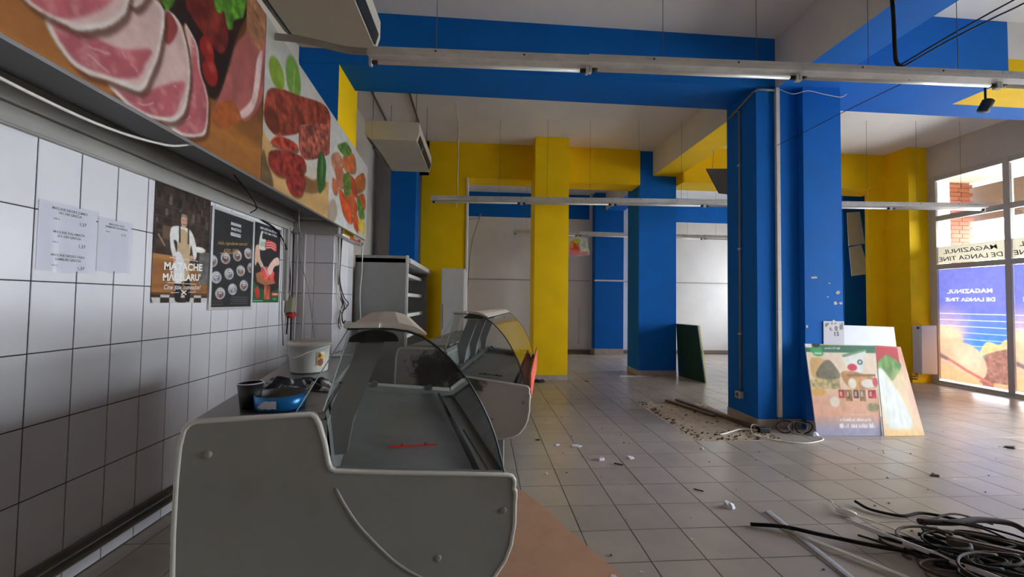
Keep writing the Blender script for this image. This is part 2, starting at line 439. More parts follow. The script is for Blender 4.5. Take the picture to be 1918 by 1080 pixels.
# ---- left wall with its tiles
wl = struct(MB().box(-2.1, -1.936, -5.6, 10.8, 0, 4.45).build('wall_left', BEIGE), 'side wall clad in white rectangular tiles below, painted beige above', 'wall')
MB().box(-1.936, -1.929, .2, 4.26, 0, 2.03).build('grout_bed', WGROUT, wl)
def wall_tiles(parent, axis, lines, rows, face, gap=.005):
    """axis 'y': tiles in the plane x=face looking +x; 'x': plane y=face looking -y"""
    base = {}
    for a, b in zip(lines, lines[1:]):
        for c, d in zip(rows, rows[1:]):
            w, h = b-a-gap, d-c-gap; k = (round(w, 3), round(h, 3))
            if k not in base: base[k] = tile_mesh('wall_tile', w, h, .006, .0015, WTILE)
            t = R_.uniform(-.0016, .0016)
            if axis == 'y': put('tile', base[k], parent, (face, (a+b)/2, (c+d)/2), (math.pi/2+t, 0, math.pi/2+R_.uniform(-.0016, .0016)))
            else: put('tile', base[k], parent, ((a+b)/2, face, (c+d)/2), (math.pi/2+t, 0, R_.uniform(-.0016, .0016)))
ROWS = [.003]+[.1615+.3115*k for k in range(7)]
wall_tiles(wl, 'y', [1.864+.1925*k for k in range(-7, 13)]+[4.235], ROWS, XW)
# pier standing against the wall: tiled below, blue front and yellow flank above
def pierfn(c, d, s): return 1 if d == 1 and s < 0 else 0
pier = struct(cells((-1.936, -1.53, 4.25, 4.86, 2.03, 4.4), ((), (), ()), lambda c, d, s: 0 if d == 0 and s > 0 else 1).build('pillar', [YEL, BLUE]), 'wall pier with white tiles below and blue and yellow paint above', 'pillar')
MB().box(-1.936, -1.53, 4.246, 4.86, 0, 2.03).build('grout_bed', WGROUT, pier)
wall_tiles(pier, 'x', [-1.925, -1.722, -1.524], ROWS, 4.24)
wall_tiles(pier, 'y', [4.24, 4.44, 4.65, 4.86], ROWS, -1.524)

# ---- other walls
struct(MB().box(-2.1, 9.1, -5.7, -5.55, 0, 4.45).build('wall_front', WHT), 'plain white wall closing the shop behind the counters', 'wall')
def farfn(c, d, s):
    if d == 1 and s < 0 and c[2] > 3.6 and (c[0] < 2.87 or c[0] > 3.93): return 1
    return 0
wb = struct(cells((-2.1, 9.1, 10.6, 10.75, 0, 4.45), ((2.87, 3.93), (), (3.6,)), farfn).build('wall_back', [WHT, BLUE]), 'white far wall of the rear room with a blue band under the ceiling', 'wall')
MB().tube([(-2, 10.59, 1.94), (2.9, 10.59, 1.94)], .012, 6).tube([(3.75, 10.59, 1.94), (8.8, 10.59, 1.94)], .012, 6).build('wall_conduit', GREYT, wb)
MB().box(2.57, 2.62, 10.57, 10.6, .26, .34).tube([(2.595, 10.59, .3), (2.595, 10.59, 1.2)], .008, 6).build('socket', SOCK, wb)
struct(MB().box(-2, 2.9, 10.54, 10.6, .01, .1).box(3.75, 8.8, 10.54, 10.6, .01, .1).build('baseboard_back', mat('brown_skirting', srgb(120, 98, 84), .6)), 'brown skirting strip along the far white wall', 'baseboard')
struct(MB().box(-1.936, -1.0, 7.32, 7.6, 0, 4.3).build('wall_beige', BEIGE), 'narrow beige wall behind the shelving unit', 'wall')
struct(MB().box(-1.12, -.31, 7.3, 7.62, 0, 3.62).build('wall_yellow', YEL), 'yellow wall stub between the blue pier and the opening', 'wall')
struct(MB().box(-.31, -.28, 7.28, 7.64, 0, 3.6).build('trim_1', WHT), 'white jamb strip at the edge of the yellow wall stub', 'trim')
struct(MB().box(-1.6, -1.17, 7.0, 7.6, 0, 4.3).build('pillar', BLUE), 'blue wall pier beside the beige wall and yellow stub', 'pillar')

def skirting(parent, x0, x1, y0, y1, faces, h=.095):
    for f in faces:
        a, b = (x0, x1) if f in 'fb' else (y0, y1)
        n = max(1, round((b-a)/.3)); w = (b-a)/n
        for i in range(n):
            p, q = a+i*w+.002, a+(i+1)*w-.002
            m = MB()
            if f == 'f': m.box(p, q, y0-.012, y0, .001, h)
            if f == 'l': m.box(x0-.012, x0, p-.012 if i == 0 else p, q, .001, h)
            if f == 'r': m.box(x1, x1+.012, p, q, .001, h)
            m.build('skirting_tile', SKT, parent)

# ---- free columns
mc = MB().box(3.05, 3.56, 4.24, 4.78, 0, 3.82).box(3.55, 4.0, 4.17, 4.78, 0, 3.82)
mcol = struct(mc.build('column', BLUE), 'big blue double column with white conduit, beside the leaning food poster', 'column')
skirting(mcol, 3.05, 3.55, 4.24, 4.78, 'fl'); skirting(mcol, 3.55, 4.0, 4.17, 4.78, 'fr')
PLAST = mat('bare_plaster', srgb(214, 200, 186), .8, var=.15, scale=30)
for cx, cz, a, b in ((3.66, 1.66, .045, .014), (3.94, 1.5, .03, .022), (3.97, 1.38, .02, .016), (3.91, 1.38, .026, .02), (3.84, 1.6, .014, .008), (3.82, 1.45, .012, .008), (3.57, 1.12, .014, .02)):
    pts = [(cx+a*math.cos(t)*R_.uniform(.6, 1.1), cz+b*math.sin(t)*R_.uniform(.6, 1.1)) for t in [k*math.pi/5 for k in range(10)]]
    MB().prism(pts, lambda u, w, d: (u, d, w), 4.168, 4.17).build('bare_plaster_patch', PLAST, mcol)
yc = struct(MB().box(.9, 1.5, 6.92, 7.5, 0, 4.3).build('column', YEL), 'yellow square column at the opening to the rear room', 'column')
skirting(yc, .9, 1.5, 6.92, 7.5, 'fl')
bc = struct(MB().box(2.95, 3.68, 7.37, 7.95, 0, 4.3).build('column', BLUE), 'blue square column with a dark green board leaning on it', 'column')
skirting(bc, 2.95, 3.68, 7.37, 7.95, 'fl')
fc = struct(MB().box(2.95, 3.71, 10.3, 10.6, 0, 4.3).build('pillar', BLUE), 'blue pilaster on the white far wall', 'pillar')
MB().box(2.93, 3.73, 10.285, 10.3, 1.92, 1.96).build('white_rail', WHT, fc); skirting(fc, 2.95, 3.71, 10.3, 10.6, 'fl', .16)

# ---- beams
struct(MB().box(-1.936, 3.3, 4.24, 4.78, 3.81, 4.45).box(3.29, 4.02, 4.24, 4.78, 3.815, 4.45).build('beam', BLUE), 'blue cross beam above the hanging lamp row', 'beam')
def rbeam(c, d, s):
    if c[0] > 5.5 and d == 1 and s < 0: return 1 if c[2] < 3.98 else 2
    if c[0] > 5.62:
        if d == 1 and s < 0: return 1 if c[2] < 4.03 else 2
        if d == 2 and s < 0 and c[1] < 4.37: return 1
    return 0
struct(cells((3.76, 8.2, 3.75, 4.66, 3.81, 4.45), ((5.5, 5.64), (4.37,), (3.98,)), rbeam).build('beam', [BLUE, YEL, WHT]), 'wide cross beam near the window, blue with a yellow painted end', 'beam')
struct(cells((3.28, 3.76, -5.55, 4.24, 3.80, 4.45), ((), (), ()), lambda c, d, s: 1 if d == 0 and s < 0 else 0).build('beam', [BLUE, WHT]), 'long beam overhead with white side and blue underside', 'beam')
struct(cells((3.22, 3.70, 4.78, 7.37, 3.79, 4.45), ((), (), ()), lambda c, d, s: 1 if d == 0 and s < 0 else 0).build('beam', [YEL, WHT]), 'beam with white side and yellow underside between the two blue columns', 'beam')
struct(cells((3.22, 3.70, 7.95, 10.3, 3.79, 4.45), ((), (), ()), lambda c, d, s: 1 if d == 0 and s < 0 else 0).build('beam', [BLUE, WHT]), 'rear room beam with white side and blue underside', 'beam')
struct(MB().box(-1.17, .9, 7.32, 7.75, 3.61, 4.4).build('beam', YEL), 'yellow beam over the opening left of the yellow column', 'beam')
struct(MB().box(1.5, 2.95, 7.32, 7.75, 3.59, 4.4).build('beam', YEL), 'yellow beam between the yellow and blue columns', 'beam')
struct(MB().box(3.68, 7.72, 7.08, 7.6, 3.6, 4.4).build('beam', YEL), 'yellow beam running from the blue column to the window pier', 'beam')

# ---- window side
struct(MB().box(7.69, 8.45, 6.66, 7.5, 0, 4.3).box(7.36, 7.7, 7.1, 7.13, 0, 3.6).build('pillar', YEL), 'yellow stepped pier beside the shop window', 'pillar')
struct(MB().box(7.9, 9.0, 8.2, 8.45, 0, 4.3).build('pillar', BLUE), 'blue pier in the rear room carrying tilted white boards', 'pillar')
BAY0 = 5.56-.985*5
wr = struct(MB().box(8.05, 8.4, -5.6, 6.9, 3.69, 4.45).box(8.06, 8.44, 6.61, 6.67, 0, 3.69).box(8.05, 8.4, -5.6, BAY0, 0, 3.69).build('wall_right', BEIGE), 'beige lintel wall above the shop window', 'wall')
struct(MB().box(8.9, 9.1, 7.5, 8.5, 0, 4.45).box(8.9, 9.1, 10.55, 10.8, 0, 4.45).box(8.9, 9.1, 8.5, 10.55, 0, .9).box(8.9, 9.1, 8.5, 10.55, 3.3, 4.45).box(8.3, 9.1, 7.48, 7.6, 0, 4.45).build('wall_rear_side', WHT), 'white side wall of the rear room with a window', 'wall')
w2 = struct(MB().box(8.95, 9.02, 8.5, 8.56, .9, 3.3).box(8.95, 9.02, 10.49, 10.55, .9, 3.3).box(8.95, 9.02, 9.5, 9.56, .9, 3.3).box(8.95, 9.02, 8.5, 10.55, .9, .96).box(8.95, 9.02, 8.5, 10.55, 3.24, 3.3).build('window_2', ALU), 'rear room window behind the blue pier', 'window')
for a, b in ((8.56, 9.5), (9.56, 10.49)): MB().box(8.98, 8.99, a, b, .96, 3.24).build('pane', WGLASS, w2)

win = empty('window_1', (0, 0, 0)); struct(win, 'tall shop window with frosted lettering band and printed lower panes', 'window')
BAY = [6.58]+[5.56-.985*k for k in range(6)]      # frame post positions
ZR = [.06, 2.07, 2.93, 3.62]
for k, y in enumerate(BAY):
    w = .04 if k else .05
    MB().bbox(8.05, 8.13, y-w, y+w, .02, 3.70, .006).build('frame_post', ALU, win)
for z, h in ((.035, .035), (2.07, .045), (2.93, .045), (3.655, .045)):
    MB().bbox(8.055, 8.125, BAY[-1], BAY[0], z-h, z+h, .006).build('frame_rail', ALU, win)
for k in range(len(BAY)-1):
    a, b = BAY[k+1]+.04, BAY[k]-.04
    for i in range(3): MB().box(8.088, 8.094, a, b, ZR[i]+.03, ZR[i+1]-.03).build('pane', WGLASS, win)
struct(MB().bbox(8.0, 8.2, .63, 6.6, -.004, .02, .004).build('trim_2', mat('sill_stone', srgb(176, 180, 172), .5)), 'pale threshold strip along the foot of the shop window', 'trim')
def raster_text(p, body, size, c, y, col, sx=1.0, bold=.02):
    h = empty('tmp'); o = text_mesh('tmp_text', body, size, (0, 0, 0), (1, 0, 0), (0, 1, 0), PWHITE, h, bold=bold, sx=sx); me = o.data
    for f in me.polygons: p.poly([(c-me.vertices[i].co.x, y+me.vertices[i].co.y) for i in f.vertices], col, smooth=False, soft=0)
    bpy.data.objects.remove(o); bpy.data.objects.remove(h)
def vinyl(k):
    a, b = BAY[k+1]+.041, BAY[k]-.041
    p = Paint(0, b-a, .10, 2.02, .0062, (120, 122, 200)); W_ = b-a
    p.grad(lambda X, Y: (1.35-Y)/.7, (74, 140, 214)); p.grad(lambda X, Y: (.75-Y)/.35, (150, 190, 226))
    # s runs from the far end of the bay towards the camera
    p.ell(.1, 1.0, .32, .3, (226, 176, 186), soft=.5, a=.7)
    for q in range(6): p.rect(0, W_, 1.24-.105*q, 1.255-.105*q, (236, 240, 252), a=.9 if q < 3 else .7)
    # almonds or rolls in warm tones, dark crumb heap, pale tart rim
    p.poly([(.62, .55), (.78, .74), (1.0, .80), (1.0, .1), (.5, .1), (.55, .35)], (172, 122, 108), var=.22, f=24)
    p.poly([(.56, .58), (.66, .80), (.82, .78), (.9, .86), (1.0, .86), (1.0, .76), (.8, .68), (.64, .6)], (236, 198, 140), var=.1, f=10)
    p.ell(.05, .80, .30, .22, (246, 188, 152), rot=.2, soft=.1, var=.06, f=8)
    p.ell(.10, .93, .22, .10, (250, 206, 172), rot=.1, soft=.5)
    p.poly([(0, .62), (.2, .76), (.44, .74), (.6, .58), (.66, .36), (.58, .18), (.3, .1), (0, .1)], (248, 186, 152), var=.05, f=8)
    p.ell(.4, .46, .16, .2, (252, 214, 182), soft=.7, a=.8)
    p.line([(0, .50), (.12, .47), (.4, .30), (.72, .14)], .022, (214, 128, 110)); p.line([(0, .52), (.1, .47)], .03, (140, 120, 124))
    p.poly([(0, .34), (.3, .28), (.6, .1), (0, .1)], (252, 190, 140), var=.05, f=8)
    p.rect(.74, W_, .1, .17, (250, 214, 150), a=.6)
    raster_text(p, 'MAGAZINUL', .095, W_*.48, 1.60, (246, 246, 250), 1.15); raster_text(p, 'DE LANGA TINE', .085, W_*.48, 1.46, (246, 246, 250), 1.1)
    o = p.build('printed_film', lambda X, Y: (np.full(X.shape, 8.086), b-X, Y), VINYL, win)
    q = Paint(0, b-a, 2.125, 2.42, .03, (206, 196, 172))
    q.build('lettering_band', lambda X, Y: (np.full(X.shape, 8.086), b-X, Y), VINYL, win)
    text_mesh('lettering', 'MAGAZINUL', .105, (8.084, (a+b)/2, 2.29), (0, 1, 0), (0, 0, 1), PGREY, win, bold=.01, shear=.15, sx=1.25)
    text_mesh('lettering', 'DE LANGA TINE', .105, (8.084, (a+b)/2, 2.165), (0, 1, 0), (0, 0, 1), PGREY, win, bold=.01, shear=.15, sx=1.15)
for k in range(2): vinyl(k)

# ---- outside
struct(MB().box(8.4, 40, -20, 30, -.2, -.05).build('pavement', PAVE), 'pale pavement outside the shop window', 'pavement')
bp = empty('brick_pier', (9.0, 7.15, 0)); tag(bp, 'orange brick pier standing outside the shop window', 'pier')
MB().box(-.33, .33, -.16, .16, -.06, 4.5).build('mortar_core', mat('mortar', srgb(150, 120, 104), .9), bp)
bm_ = MB().box(-.115, .115, -.02, .02, -.035, .035).mesh('brick', BRICK); bs_ = MB().box(-.02, .02, -.075, .075, -.035, .035).mesh('brick', BRICK)
for r in range(26, 56):
    off = (r % 2)*.12; z = r*.08
    for k in range(3):
        put('brick', bm_, bp, (-.22+k*.24-(.06 if r % 2 else 0), -.165, z))
    for k in range(2): put('brick', bs_, bp, (-.335, -.09+k*.17+(.04 if r % 2 else 0), z))
    put('brick', bs_, bp, (-.345, -.16 if r % 2 else -.14, z))
struct(MB().box(8.45, 9.7, -4, 9, 3.75, 4.0).build('roof_canopy', BEIGE), 'pale underside of the canopy outside the window', 'roof')
tag(MB().bbox(9.5, 9.57, .5, 7.2, 3.02, 3.70, .01).bbox(9.51, 9.56, 3.0, 3.06, 3.68, 3.76, .005).bbox(9.51, 9.56, 6.0, 6.06, 3.68, 3.76, .005).build('fascia_board', mat('fascia_grey', srgb(120, 110, 112), .6)), 'grey back of the outdoor sign board hung under the canopy', 'sign board')
# ================================================================== OBJECTS
# ---- serve-over display counters (x: service side -> customer side, y: along the counter)
OUT = [(.06, .12), (.015, .30), (.0, .53), (-.002, .65), (.0, .81), (.005, .906), (.014, .952), (.026, .968), (.045, .975), (.355, .975), (.368, .965), (.381, .939), (.398, .88), (.411, .814), (.418, .797), (.432, .787),
       (.534, .773), (.655, .757), (.85, .733), (1.015, .711), (1.035, .704), (1.044, .688), (1.044, .672), (1.041, .660), (1.048, .648), (1.049, .632), (1.046, .60), (1.046, .53), (1.033, .455), (1.01, .403), (.972, .355), (.92, .325), (.85, .31), (.74, .31), (.64, .12)]
ARC = [(.455, 1.247), (.521, 1.250), (.60, 1.246), (.65, 1.238), (.70, 1.220), (.758, 1.179), (.80, 1.14), (.836, 1.10), (.87, 1.055), (.897, 1.011), (.925, .96), (.949, .91), (.968, .862), (.984, .81), (.998, .76), (1.009, .712)]
def stained_mat():
    if 'stained' in MATS: return MATS['stained']
    m, n, l = new_mat('stained_counter_plastic')
    out = n.new('ShaderNodeOutputMaterial'); p = n.new('ShaderNodeBsdfPrincipled'); l.new(p.outputs[0], out.inputs[0])
    tc = n.new('ShaderNodeTexCoord'); t = n.new('ShaderNodeTexNoise'); t.inputs['Scale'].default_value = 13; t.inputs['Detail'].default_value = 9; t.inputs['Roughness'].default_value = .75
    l.new(tc.outputs['Object'], t.inputs['Vector'])
    def blob(c, r, amt):
        d = n.new('ShaderNodeVectorMath'); d.operation = 'DISTANCE'; d.inputs[1].default_value = c
        l.new(tc.outputs['Object'], d.inputs[0])
        q = n.new('ShaderNodeMapRange'); q.inputs[1].default_value = r; q.inputs[2].default_value = r*.25; q.inputs[4].default_value = amt
        l.new(d.outputs['Value'], q.inputs[0]); return q.outputs[0]
    a1 = n.new('ShaderNodeMath'); a1.operation = 'MAXIMUM'; l.new(blob((.30, 0, .80), .30, .46), a1.inputs[0]); l.new(blob((.60, 0, .72), .22, .40), a1.inputs[1])
    a2 = n.new('ShaderNodeMath'); a2.operation = 'ADD'; l.new(a1.outputs[0], a2.inputs[0]); l.new(t.outputs['Fac'], a2.inputs[1])
    r = n.new('ShaderNodeMapRange'); r.inputs[1].default_value = .72; r.inputs[2].default_value = .86; r.inputs[4].default_value = .9; l.new(a2.outputs[0], r.inputs[0])
    mx = n.new('ShaderNodeMix'); mx.data_type = 'RGBA'; l.new(r.outputs[0], mx.inputs[0]); mx.inputs[6].default_value = srgb(176, 170, 166); mx.inputs[7].default_value = srgb(44, 36, 32)
    l.new(mx.outputs[2], p.inputs['Base Color']); p.inputs['Roughness'].default_value = .45
    MATS['stained'] = m; return m

def counter(loc, rz, L, label, panel_mat, posts, second):
    root = empty('display_counter', loc, rz); tag(root, label, 'display counter')
    V = lambda u, w, d: (u, d, w)
    for k, (d0, d1) in enumerate(((0, .045), (L-.045, L))):
        e = MB().prism(OUT, V, d0, d1).build('end_panel', panel_mat if k == 0 else PLW, root)
        dd = d0+.004 if k == 0 else d1-.004
        MB().tube([(u, dd, w) for u, w in crom2(OUT)], .0085, 8, closed=True).build('edge_trim', PLWR, e, smooth=True)
        if k == 0:
            gr = crom([(.432, 0, .737), (.463, 0, .676), (.505, 0, .607), (.557, 0, .542), (.626, 0, .466), (.707, 0, .403), (.80, 0, .355)], 5)
            MB().tube([(p.x, .003, p.z) for p in gr], [.003]+[.0065]*(len(gr)-2)+[.003], 8).build('moulded_ridge', PLW, e, smooth=True)
            for u, w in ((.076, .875), (1.003, .587), (.769, .455)):
                MB().lathe([(0, .004), (.008, .004), (.012, .002), (.013, -.002)], n=14).build('screw_cap', PLW, e, smooth=True).matrix_local = Matrix.Translation((u, 0, w)) @ Matrix.Rotation(math.pi/2, 4, 'X')
    MB().bbox(.03, .40, .045, L-.045, .12, .945, .005).build('cabinet_body', PLW, root)
    MB().bbox(.012, .392, .04, L-.04, .945, .968, .006).build('worktop', STEEL, root)
    MB().strip([(.392, .968), (.404, .90), (.418, .78), (.43, .745), (1.0, .672), (1.03, .66)], V, .045, L-.045).build('display_deck', DSTEEL, root)
    bot = [(1.03, .69), (1.046, .66), (1.046, .53), (1.033, .455), (1.01, .403), (.972, .355), (.92, .325), (.85, .31), (.74, .31), (.40, .31)]
    MB().strip(bot, V, .045, L-.045).build('front_panel', PLW, root, smooth=True)
    MB().tube([(1.052, .05, .64), (1.052, L-.05, .64)], .014, 8).build('bumper', ORNG if second else PLW, root, smooth=True)
    if second: MB().bbox(1.046, 1.062, .03, L-.03, .655, .80, .006).build('red_fascia', ORNG, root)
    g = MB().strip(ARC, V, .02, L-.02).build('curved_glass', GLASS, root, smooth=True, fix=False)
    for d, er in ((.018, .0042), (L-.018, .0026)): MB().tube([(u, d, w) for u, w in ARC], er, 6).build('glass_edge', GEDGE, g)
    for k, d in enumerate((.03, L-.03)):
        sg = MB().add([(u, d, w) for u, w in ARC[1:]+[(.64, .757), (.436, .79), (.405, .90)]], [tuple(range(len(ARC)+2))]).build('side_glass', GLASS, root, fix=False)
        if k:
            for u, w in ((.50, .785), (.86, .745)): MB().disc((u, d-.02, w), (0, 1, 0), .02, .02, 14).build('glass_clip', STEEL, sg, smooth=False)
            MB().prism([(.43, .745), (.43, .80), (1.0, .735), (1.0, .675)], V, d-.012, d-.002).build('clip_rail', PLWR, sg)
    rg = MB().add([(.385, .04, .97), (.385, L-.04, .97), (.462, L-.04, 1.24), (.462, .04, 1.24)], [(0, 1, 2, 3)]).build('rear_glass', GLASS, root, fix=False)
    MB().tube([(.385, .04, .975), (.462, .04, 1.24)], .003, 6).tube([(.30, .045, .97), (.455, .045, 1.243)], .0022, 6).build('glass_edge', mat('pale_glass_edge', srgb(170, 190, 184), .2), rg)
    for d in posts:
        MB().prism([(.375, .80), (.455, .80), (.475, .92), (.572, 1.19), (.487, 1.19), (.395, .95)], V, d-.006, d+.045).build('canopy_post', POST, root)
        n = 10; MB().prism([(.455, 1.196)]+[(.538+.085*math.cos(math.pi*(1-k/n)), 1.20+.036*math.sin(math.pi*(1-k/n))) for k in range(n+1)]+[(.621, 1.196)], V, d-.03, d+.03).build('post_cap', BLK, root)
    top = [(.45, 1.252), (.47, 1.262), (.55, 1.270), (.62, 1.268), (.68, 1.252), (.72, 1.228), (.715, 1.222), (.66, 1.242), (.45, 1.246)]
    MB().prism(top, V, .03, L-.03).build('canopy', CANO, root)
    MB().bbox(.445, .56, -.005, .10, 1.251, 1.266, .004).build('canopy_bracket', PLWR, root)
    MB().tube([(.925, .08, .700), (.925, L*.55, .700)], .013, 8).tube([(.925, L*.55, .700), (.925, L-.06, .700)], .011, 8).build('price_rail', BLK, root, smooth=True)
    MB().tube([(.965, .06, .70), (.955, L*.4, .70)], .004, 6).build('cable', BLK, root)
    dv = MB().bar((.60, .34, .735), (.80, .38, .712), .008, .006)
    for f in (.25, .75): dv.bar((.60+.2*f, .34+.04*f+.012, .74-.024*f), (.60+.2*f, .34+.04*f-.004, .74-.024*f), .012, .008)
    dv.build('divider_strip', RED if not second else BLK, root)
    for u in (.10, .60):
        for d in (.10, L-.10):
            MB().tube([(u, d, .125), (u, d, .02)], .02, 8).lathe([(.0, .022), (.03, .022), (.033, .001), (0, .001)], (u, d, 0), 12).build('foot', BLK, root)
    for d in (.14, L-.14): MB().bbox(.80, .845, d-.025, d+.025, .001, .34, .004).build('leg', PLW, root)
    if second:
        for d in (.35, .85, 1.35):
            MB().bar((.43, d, .80), (.43, d+.22, .80), .02, .02).tube([(.44, d+.02, .79), (.52, d+.10, .84), (.54, d+.2, .80)], .006, 6).build('shelf_bracket', STEEL, root)
        MB().bar((.45, .06, .775), (.45, L-.06, .775), .025, .03).build('rear_rail', STEEL, root)
        tr = MB()
        for k in range(9): tr.box(.06, .37, .25+.06*k, .262+.06*k, .975, .985)
        for k in range(6): tr.box(.06+.06*k, .068+.06*k, .25, .742, .972, .98)
        tr.build('perforated_tray', PLWR, root)
    return root
def crom2(P):
    return [(a, b) for a, b in P]
A1 = math.radians(12.4); A2 = math.radians(-9.3)
O1 = (-.889, 1.27, 0)
c1 = counter(O1, A1, 1.46, 'nearest white display counter with curved glass and steel worktop', PLW, (.12, 1.2), False)
c2 = counter((-.665, 3.205, 0), A2, 1.9, 'farther display counter with black mould stains on its end panel', stained_mat(), (.42, .95, 1.6), True)
def on1(u, v): return (O1[0]+u*math.cos(A1)-v*math.sin(A1), O1[1]+u*math.sin(A1)+v*math.cos(A1))
ZT = .969
# cup, pan, cloth, bucket on the near worktop
x, y = on1(.135, .165); r = empty('paper_cup', (x, y, ZT)); tag(r, 'black paper coffee cup beside the blue pan', 'cup')
MB().lathe([(0, .001), (.029, .001), (.0395, .085), (.038, .085), (.028, .006), (0, .006)], n=28).build('cup_body', BLK, r, smooth=True)
MB().tube([(.039*math.cos(a), .039*math.sin(a), .086) for a in [k*math.pi/14 for k in range(28)]], .0022, 6, closed=True).build('rim', PAPER, r, smooth=True)
MB().lathe([(.0, .0075), (.0285, .0075), (.0382, .0845)], n=28).build('cup_lining', PAPER, r, smooth=True)
x, y = on1(.235, .145); r = empty('baking_pan', (x, y, ZT)); tag(r, 'shallow round blue metal pan with a torn label', 'pan')
BPAN = mat('blue_enamel', srgb(22, 110, 176), .28, metal=.35)
MB().lathe([(0, .002), (.072, .002), (.078, .006), (.083, .052), (.081, .052), (.076, .006), (0, .005)], n=40).build('pan_wall', BPAN, r, smooth=True)
MB().lathe([(0, .0062), (.0745, .0068), (.0800, .0515)], n=40).build('pan_lining', mat('grey_lining', srgb(96, 92, 90), .4, metal=.3), r, smooth=True)
lb = MB(); N = 10; vs = []
for i in range(N+1):
    a = math.radians(-118+44*i/N)+.0; rr = .0815
    lo = .014+.001*math.sin(i*1.7); hi = .020+.020*min(1, i/4)+.0012*math.cos(i*2.3)
    vs += [(rr*math.cos(a), rr*math.sin(a), lo), ((rr+.0022)*math.cos(a), (rr+.0022)*math.sin(a), hi)]
lb.add(vs, [(2*i, 2*i+2, 2*i+3, 2*i+1) for i in range(N)]).build('torn_label', PAPER, r)
x, y = on1(.19, .90); r = empty('plastic_bucket', (x, y, ZT)); r.scale = (.9, .9, .9); tag(r, 'round white plastic bucket with a small food label', 'bucket')
BKT = mat('bucket_plastic', srgb(224, 222, 216), .4)
MB().lathe([(0, .003), (.094, .003), (.098, .008), (.108, .152), (.116, .153), (.117, .166), (.113, .178), (.109, .178), (.108, .16), (.096, .012), (0, .01)], n=44).build('bucket_wall', BKT, r, smooth=True)
MB().tube(crom([(-.114, 0, .15), (-.10, -.06, .115), (-.04, -.108, .09), (.04, -.112, .125), (.10, -.06, .145), (.114, 0, .15)], 6), .0035, 6).build('handle', BKT, r, smooth=True)
p = Paint(0, 1, 0, 1, .04, (226, 206, 170)); p.rect(0, .45, .1, 1, (150, 130, 112), var=.3, f=6); p.ell(.6, .6, .4, .22, (226, 170, 40)); p.ell(.55, .3, .35, .25, (130, 60, 30), var=.3, f=8); p.ell(.4, .75, .2, .15, (110, 60, 34))
a0 = math.radians(-50)
p.build('food_label', lambda X, Y: (np.cos(a0+X*.50)*(.1015+Y*.005), np.sin(a0+X*.50)*(.1015+Y*.005), .035+Y*.085), PRINT, r)
x, y = on1(.235, .47)
cl = MB(); N = 44; M_ = 34; vs = []
CS = [(R_.uniform(.6, 2.6), R_.uniform(0, 6.3), R_.uniform(.5, 2.4), R_.uniform(0, 6.3)) for _ in range(7)]
for j in range(M_+1):
    for i in range(N+1):
        u = i/N*2-1; v = j/M_*2-1; q = max(0, 1-(u*u*.9+v*v*.9))
        z = .004+q*(.032+.022*sum(math.sin(a*u*3+b+c*v*3+d) for a, b, c, d in CS)/3)
        z += .022*math.exp(-((u+.35)**2+v*v)*7)
        k = 1-.16*math.sin(5*math.atan2(v, u)+1)
        vs.append((u*.135*k, v*.085*k+.02*math.sin(u*5), max(.002, z)))
cl.add(vs, [(j*(N+1)+i, j*(N+1)+i+1, (j+1)*(N+1)+i+1, (j+1)*(N+1)+i) for j in range(M_) for i in range(N)])
m, n, l = new_mat('striped_cloth'); out = n.new('ShaderNodeOutputMaterial'); pb = n.new('ShaderNodeBsdfPrincipled'); l.new(pb.outputs[0], out.inputs[0]); pb.inputs['Roughness'].default_value = .9
tc = n.new('ShaderNodeTexCoord'); wv = n.new('ShaderNodeTexNoise'); wv.inputs['Scale'].default_value = 16; wv.inputs['Distortion'].default_value = 1.2; wv.inputs['Detail'].default_value = 2
l.new(tc.outputs['Object'], wv.inputs['Vector']); cr = n.new('ShaderNodeValToRGB'); cr.color_ramp.elements[0].position = .50; cr.color_ramp.elements[0].color = srgb(34, 33, 40); cr.color_ramp.elements[1].position = .60; cr.color_ramp.elements[1].color = srgb(176, 172, 176)
l.new(wv.outputs['Fac'], cr.inputs[0]); l.new(cr.outputs[0], pb.inputs['Base Color'])
o = tag(cl.build('dish_cloth', m, smooth=True), 'crumpled dark and grey cloth lying between pan and bucket', 'cloth'); o.location = (x, y, ZT); o.rotation_euler = (0, 0, .15)

# ---- shelving and fridge behind
sh = empty('shelf_unit', (-1.53, 4.95, 0)); tag(sh, 'grey sided wall shelf unit with white shelves behind the counters', 'shelf unit')
GSP = mat('shelf_side_grey', srgb(150, 150, 148), .55, var=.03)
for yy in (0, 1.92): MB().bbox(0, .60, yy, yy+.03, 0, 1.89, .004).build('side_panel', GSP, sh)
MB().bbox(.60, .63, -.002, .032, .0, 1.895, .004).build('edge_strip', PANEL, sh)
MB().box(0, .02, .03, 1.92, .05, 1.87).build('back_panel', PANEL, sh)
for z, dpt in ((.12, .62), (.55, .55), (.85, .52), (1.13, .52), (1.41, .5), (1.68, .5)):
    s_ = MB().bbox(.02, dpt, .03, 1.92, z, z+.025, .003).build('shelf', PANEL, sh)
    MB().bbox(dpt, dpt+.012, .03, 1.92, z-.01, z+.04, .002).build('price_edge', PWHITE, s_)
MB().bbox(.0, .66, .0, 1.95, 1.80, 1.86, .004).build('canopy', PANEL, sh)
fr = empty('upright_fridge', (-.66, 6.55, 0)); tag(fr, 'white upright fridge standing before the yellow wall stub', 'fridge')
MB().bbox(0, .38, 0, .55, .03, 1.88, .01).build('cabinet_body', PANEL, fr)
d_ = MB().bbox(.01, .37, -.04, -.001, .06, 1.86, .01).build('door', PANEL, fr); MB().bbox(.03, .05, -.075, -.04, .9, 1.3, .004).build('handle', GREYT, d_)
MB().box(.02, .36, .02, .53, 0, .035).build('plinth', BLK, fr)

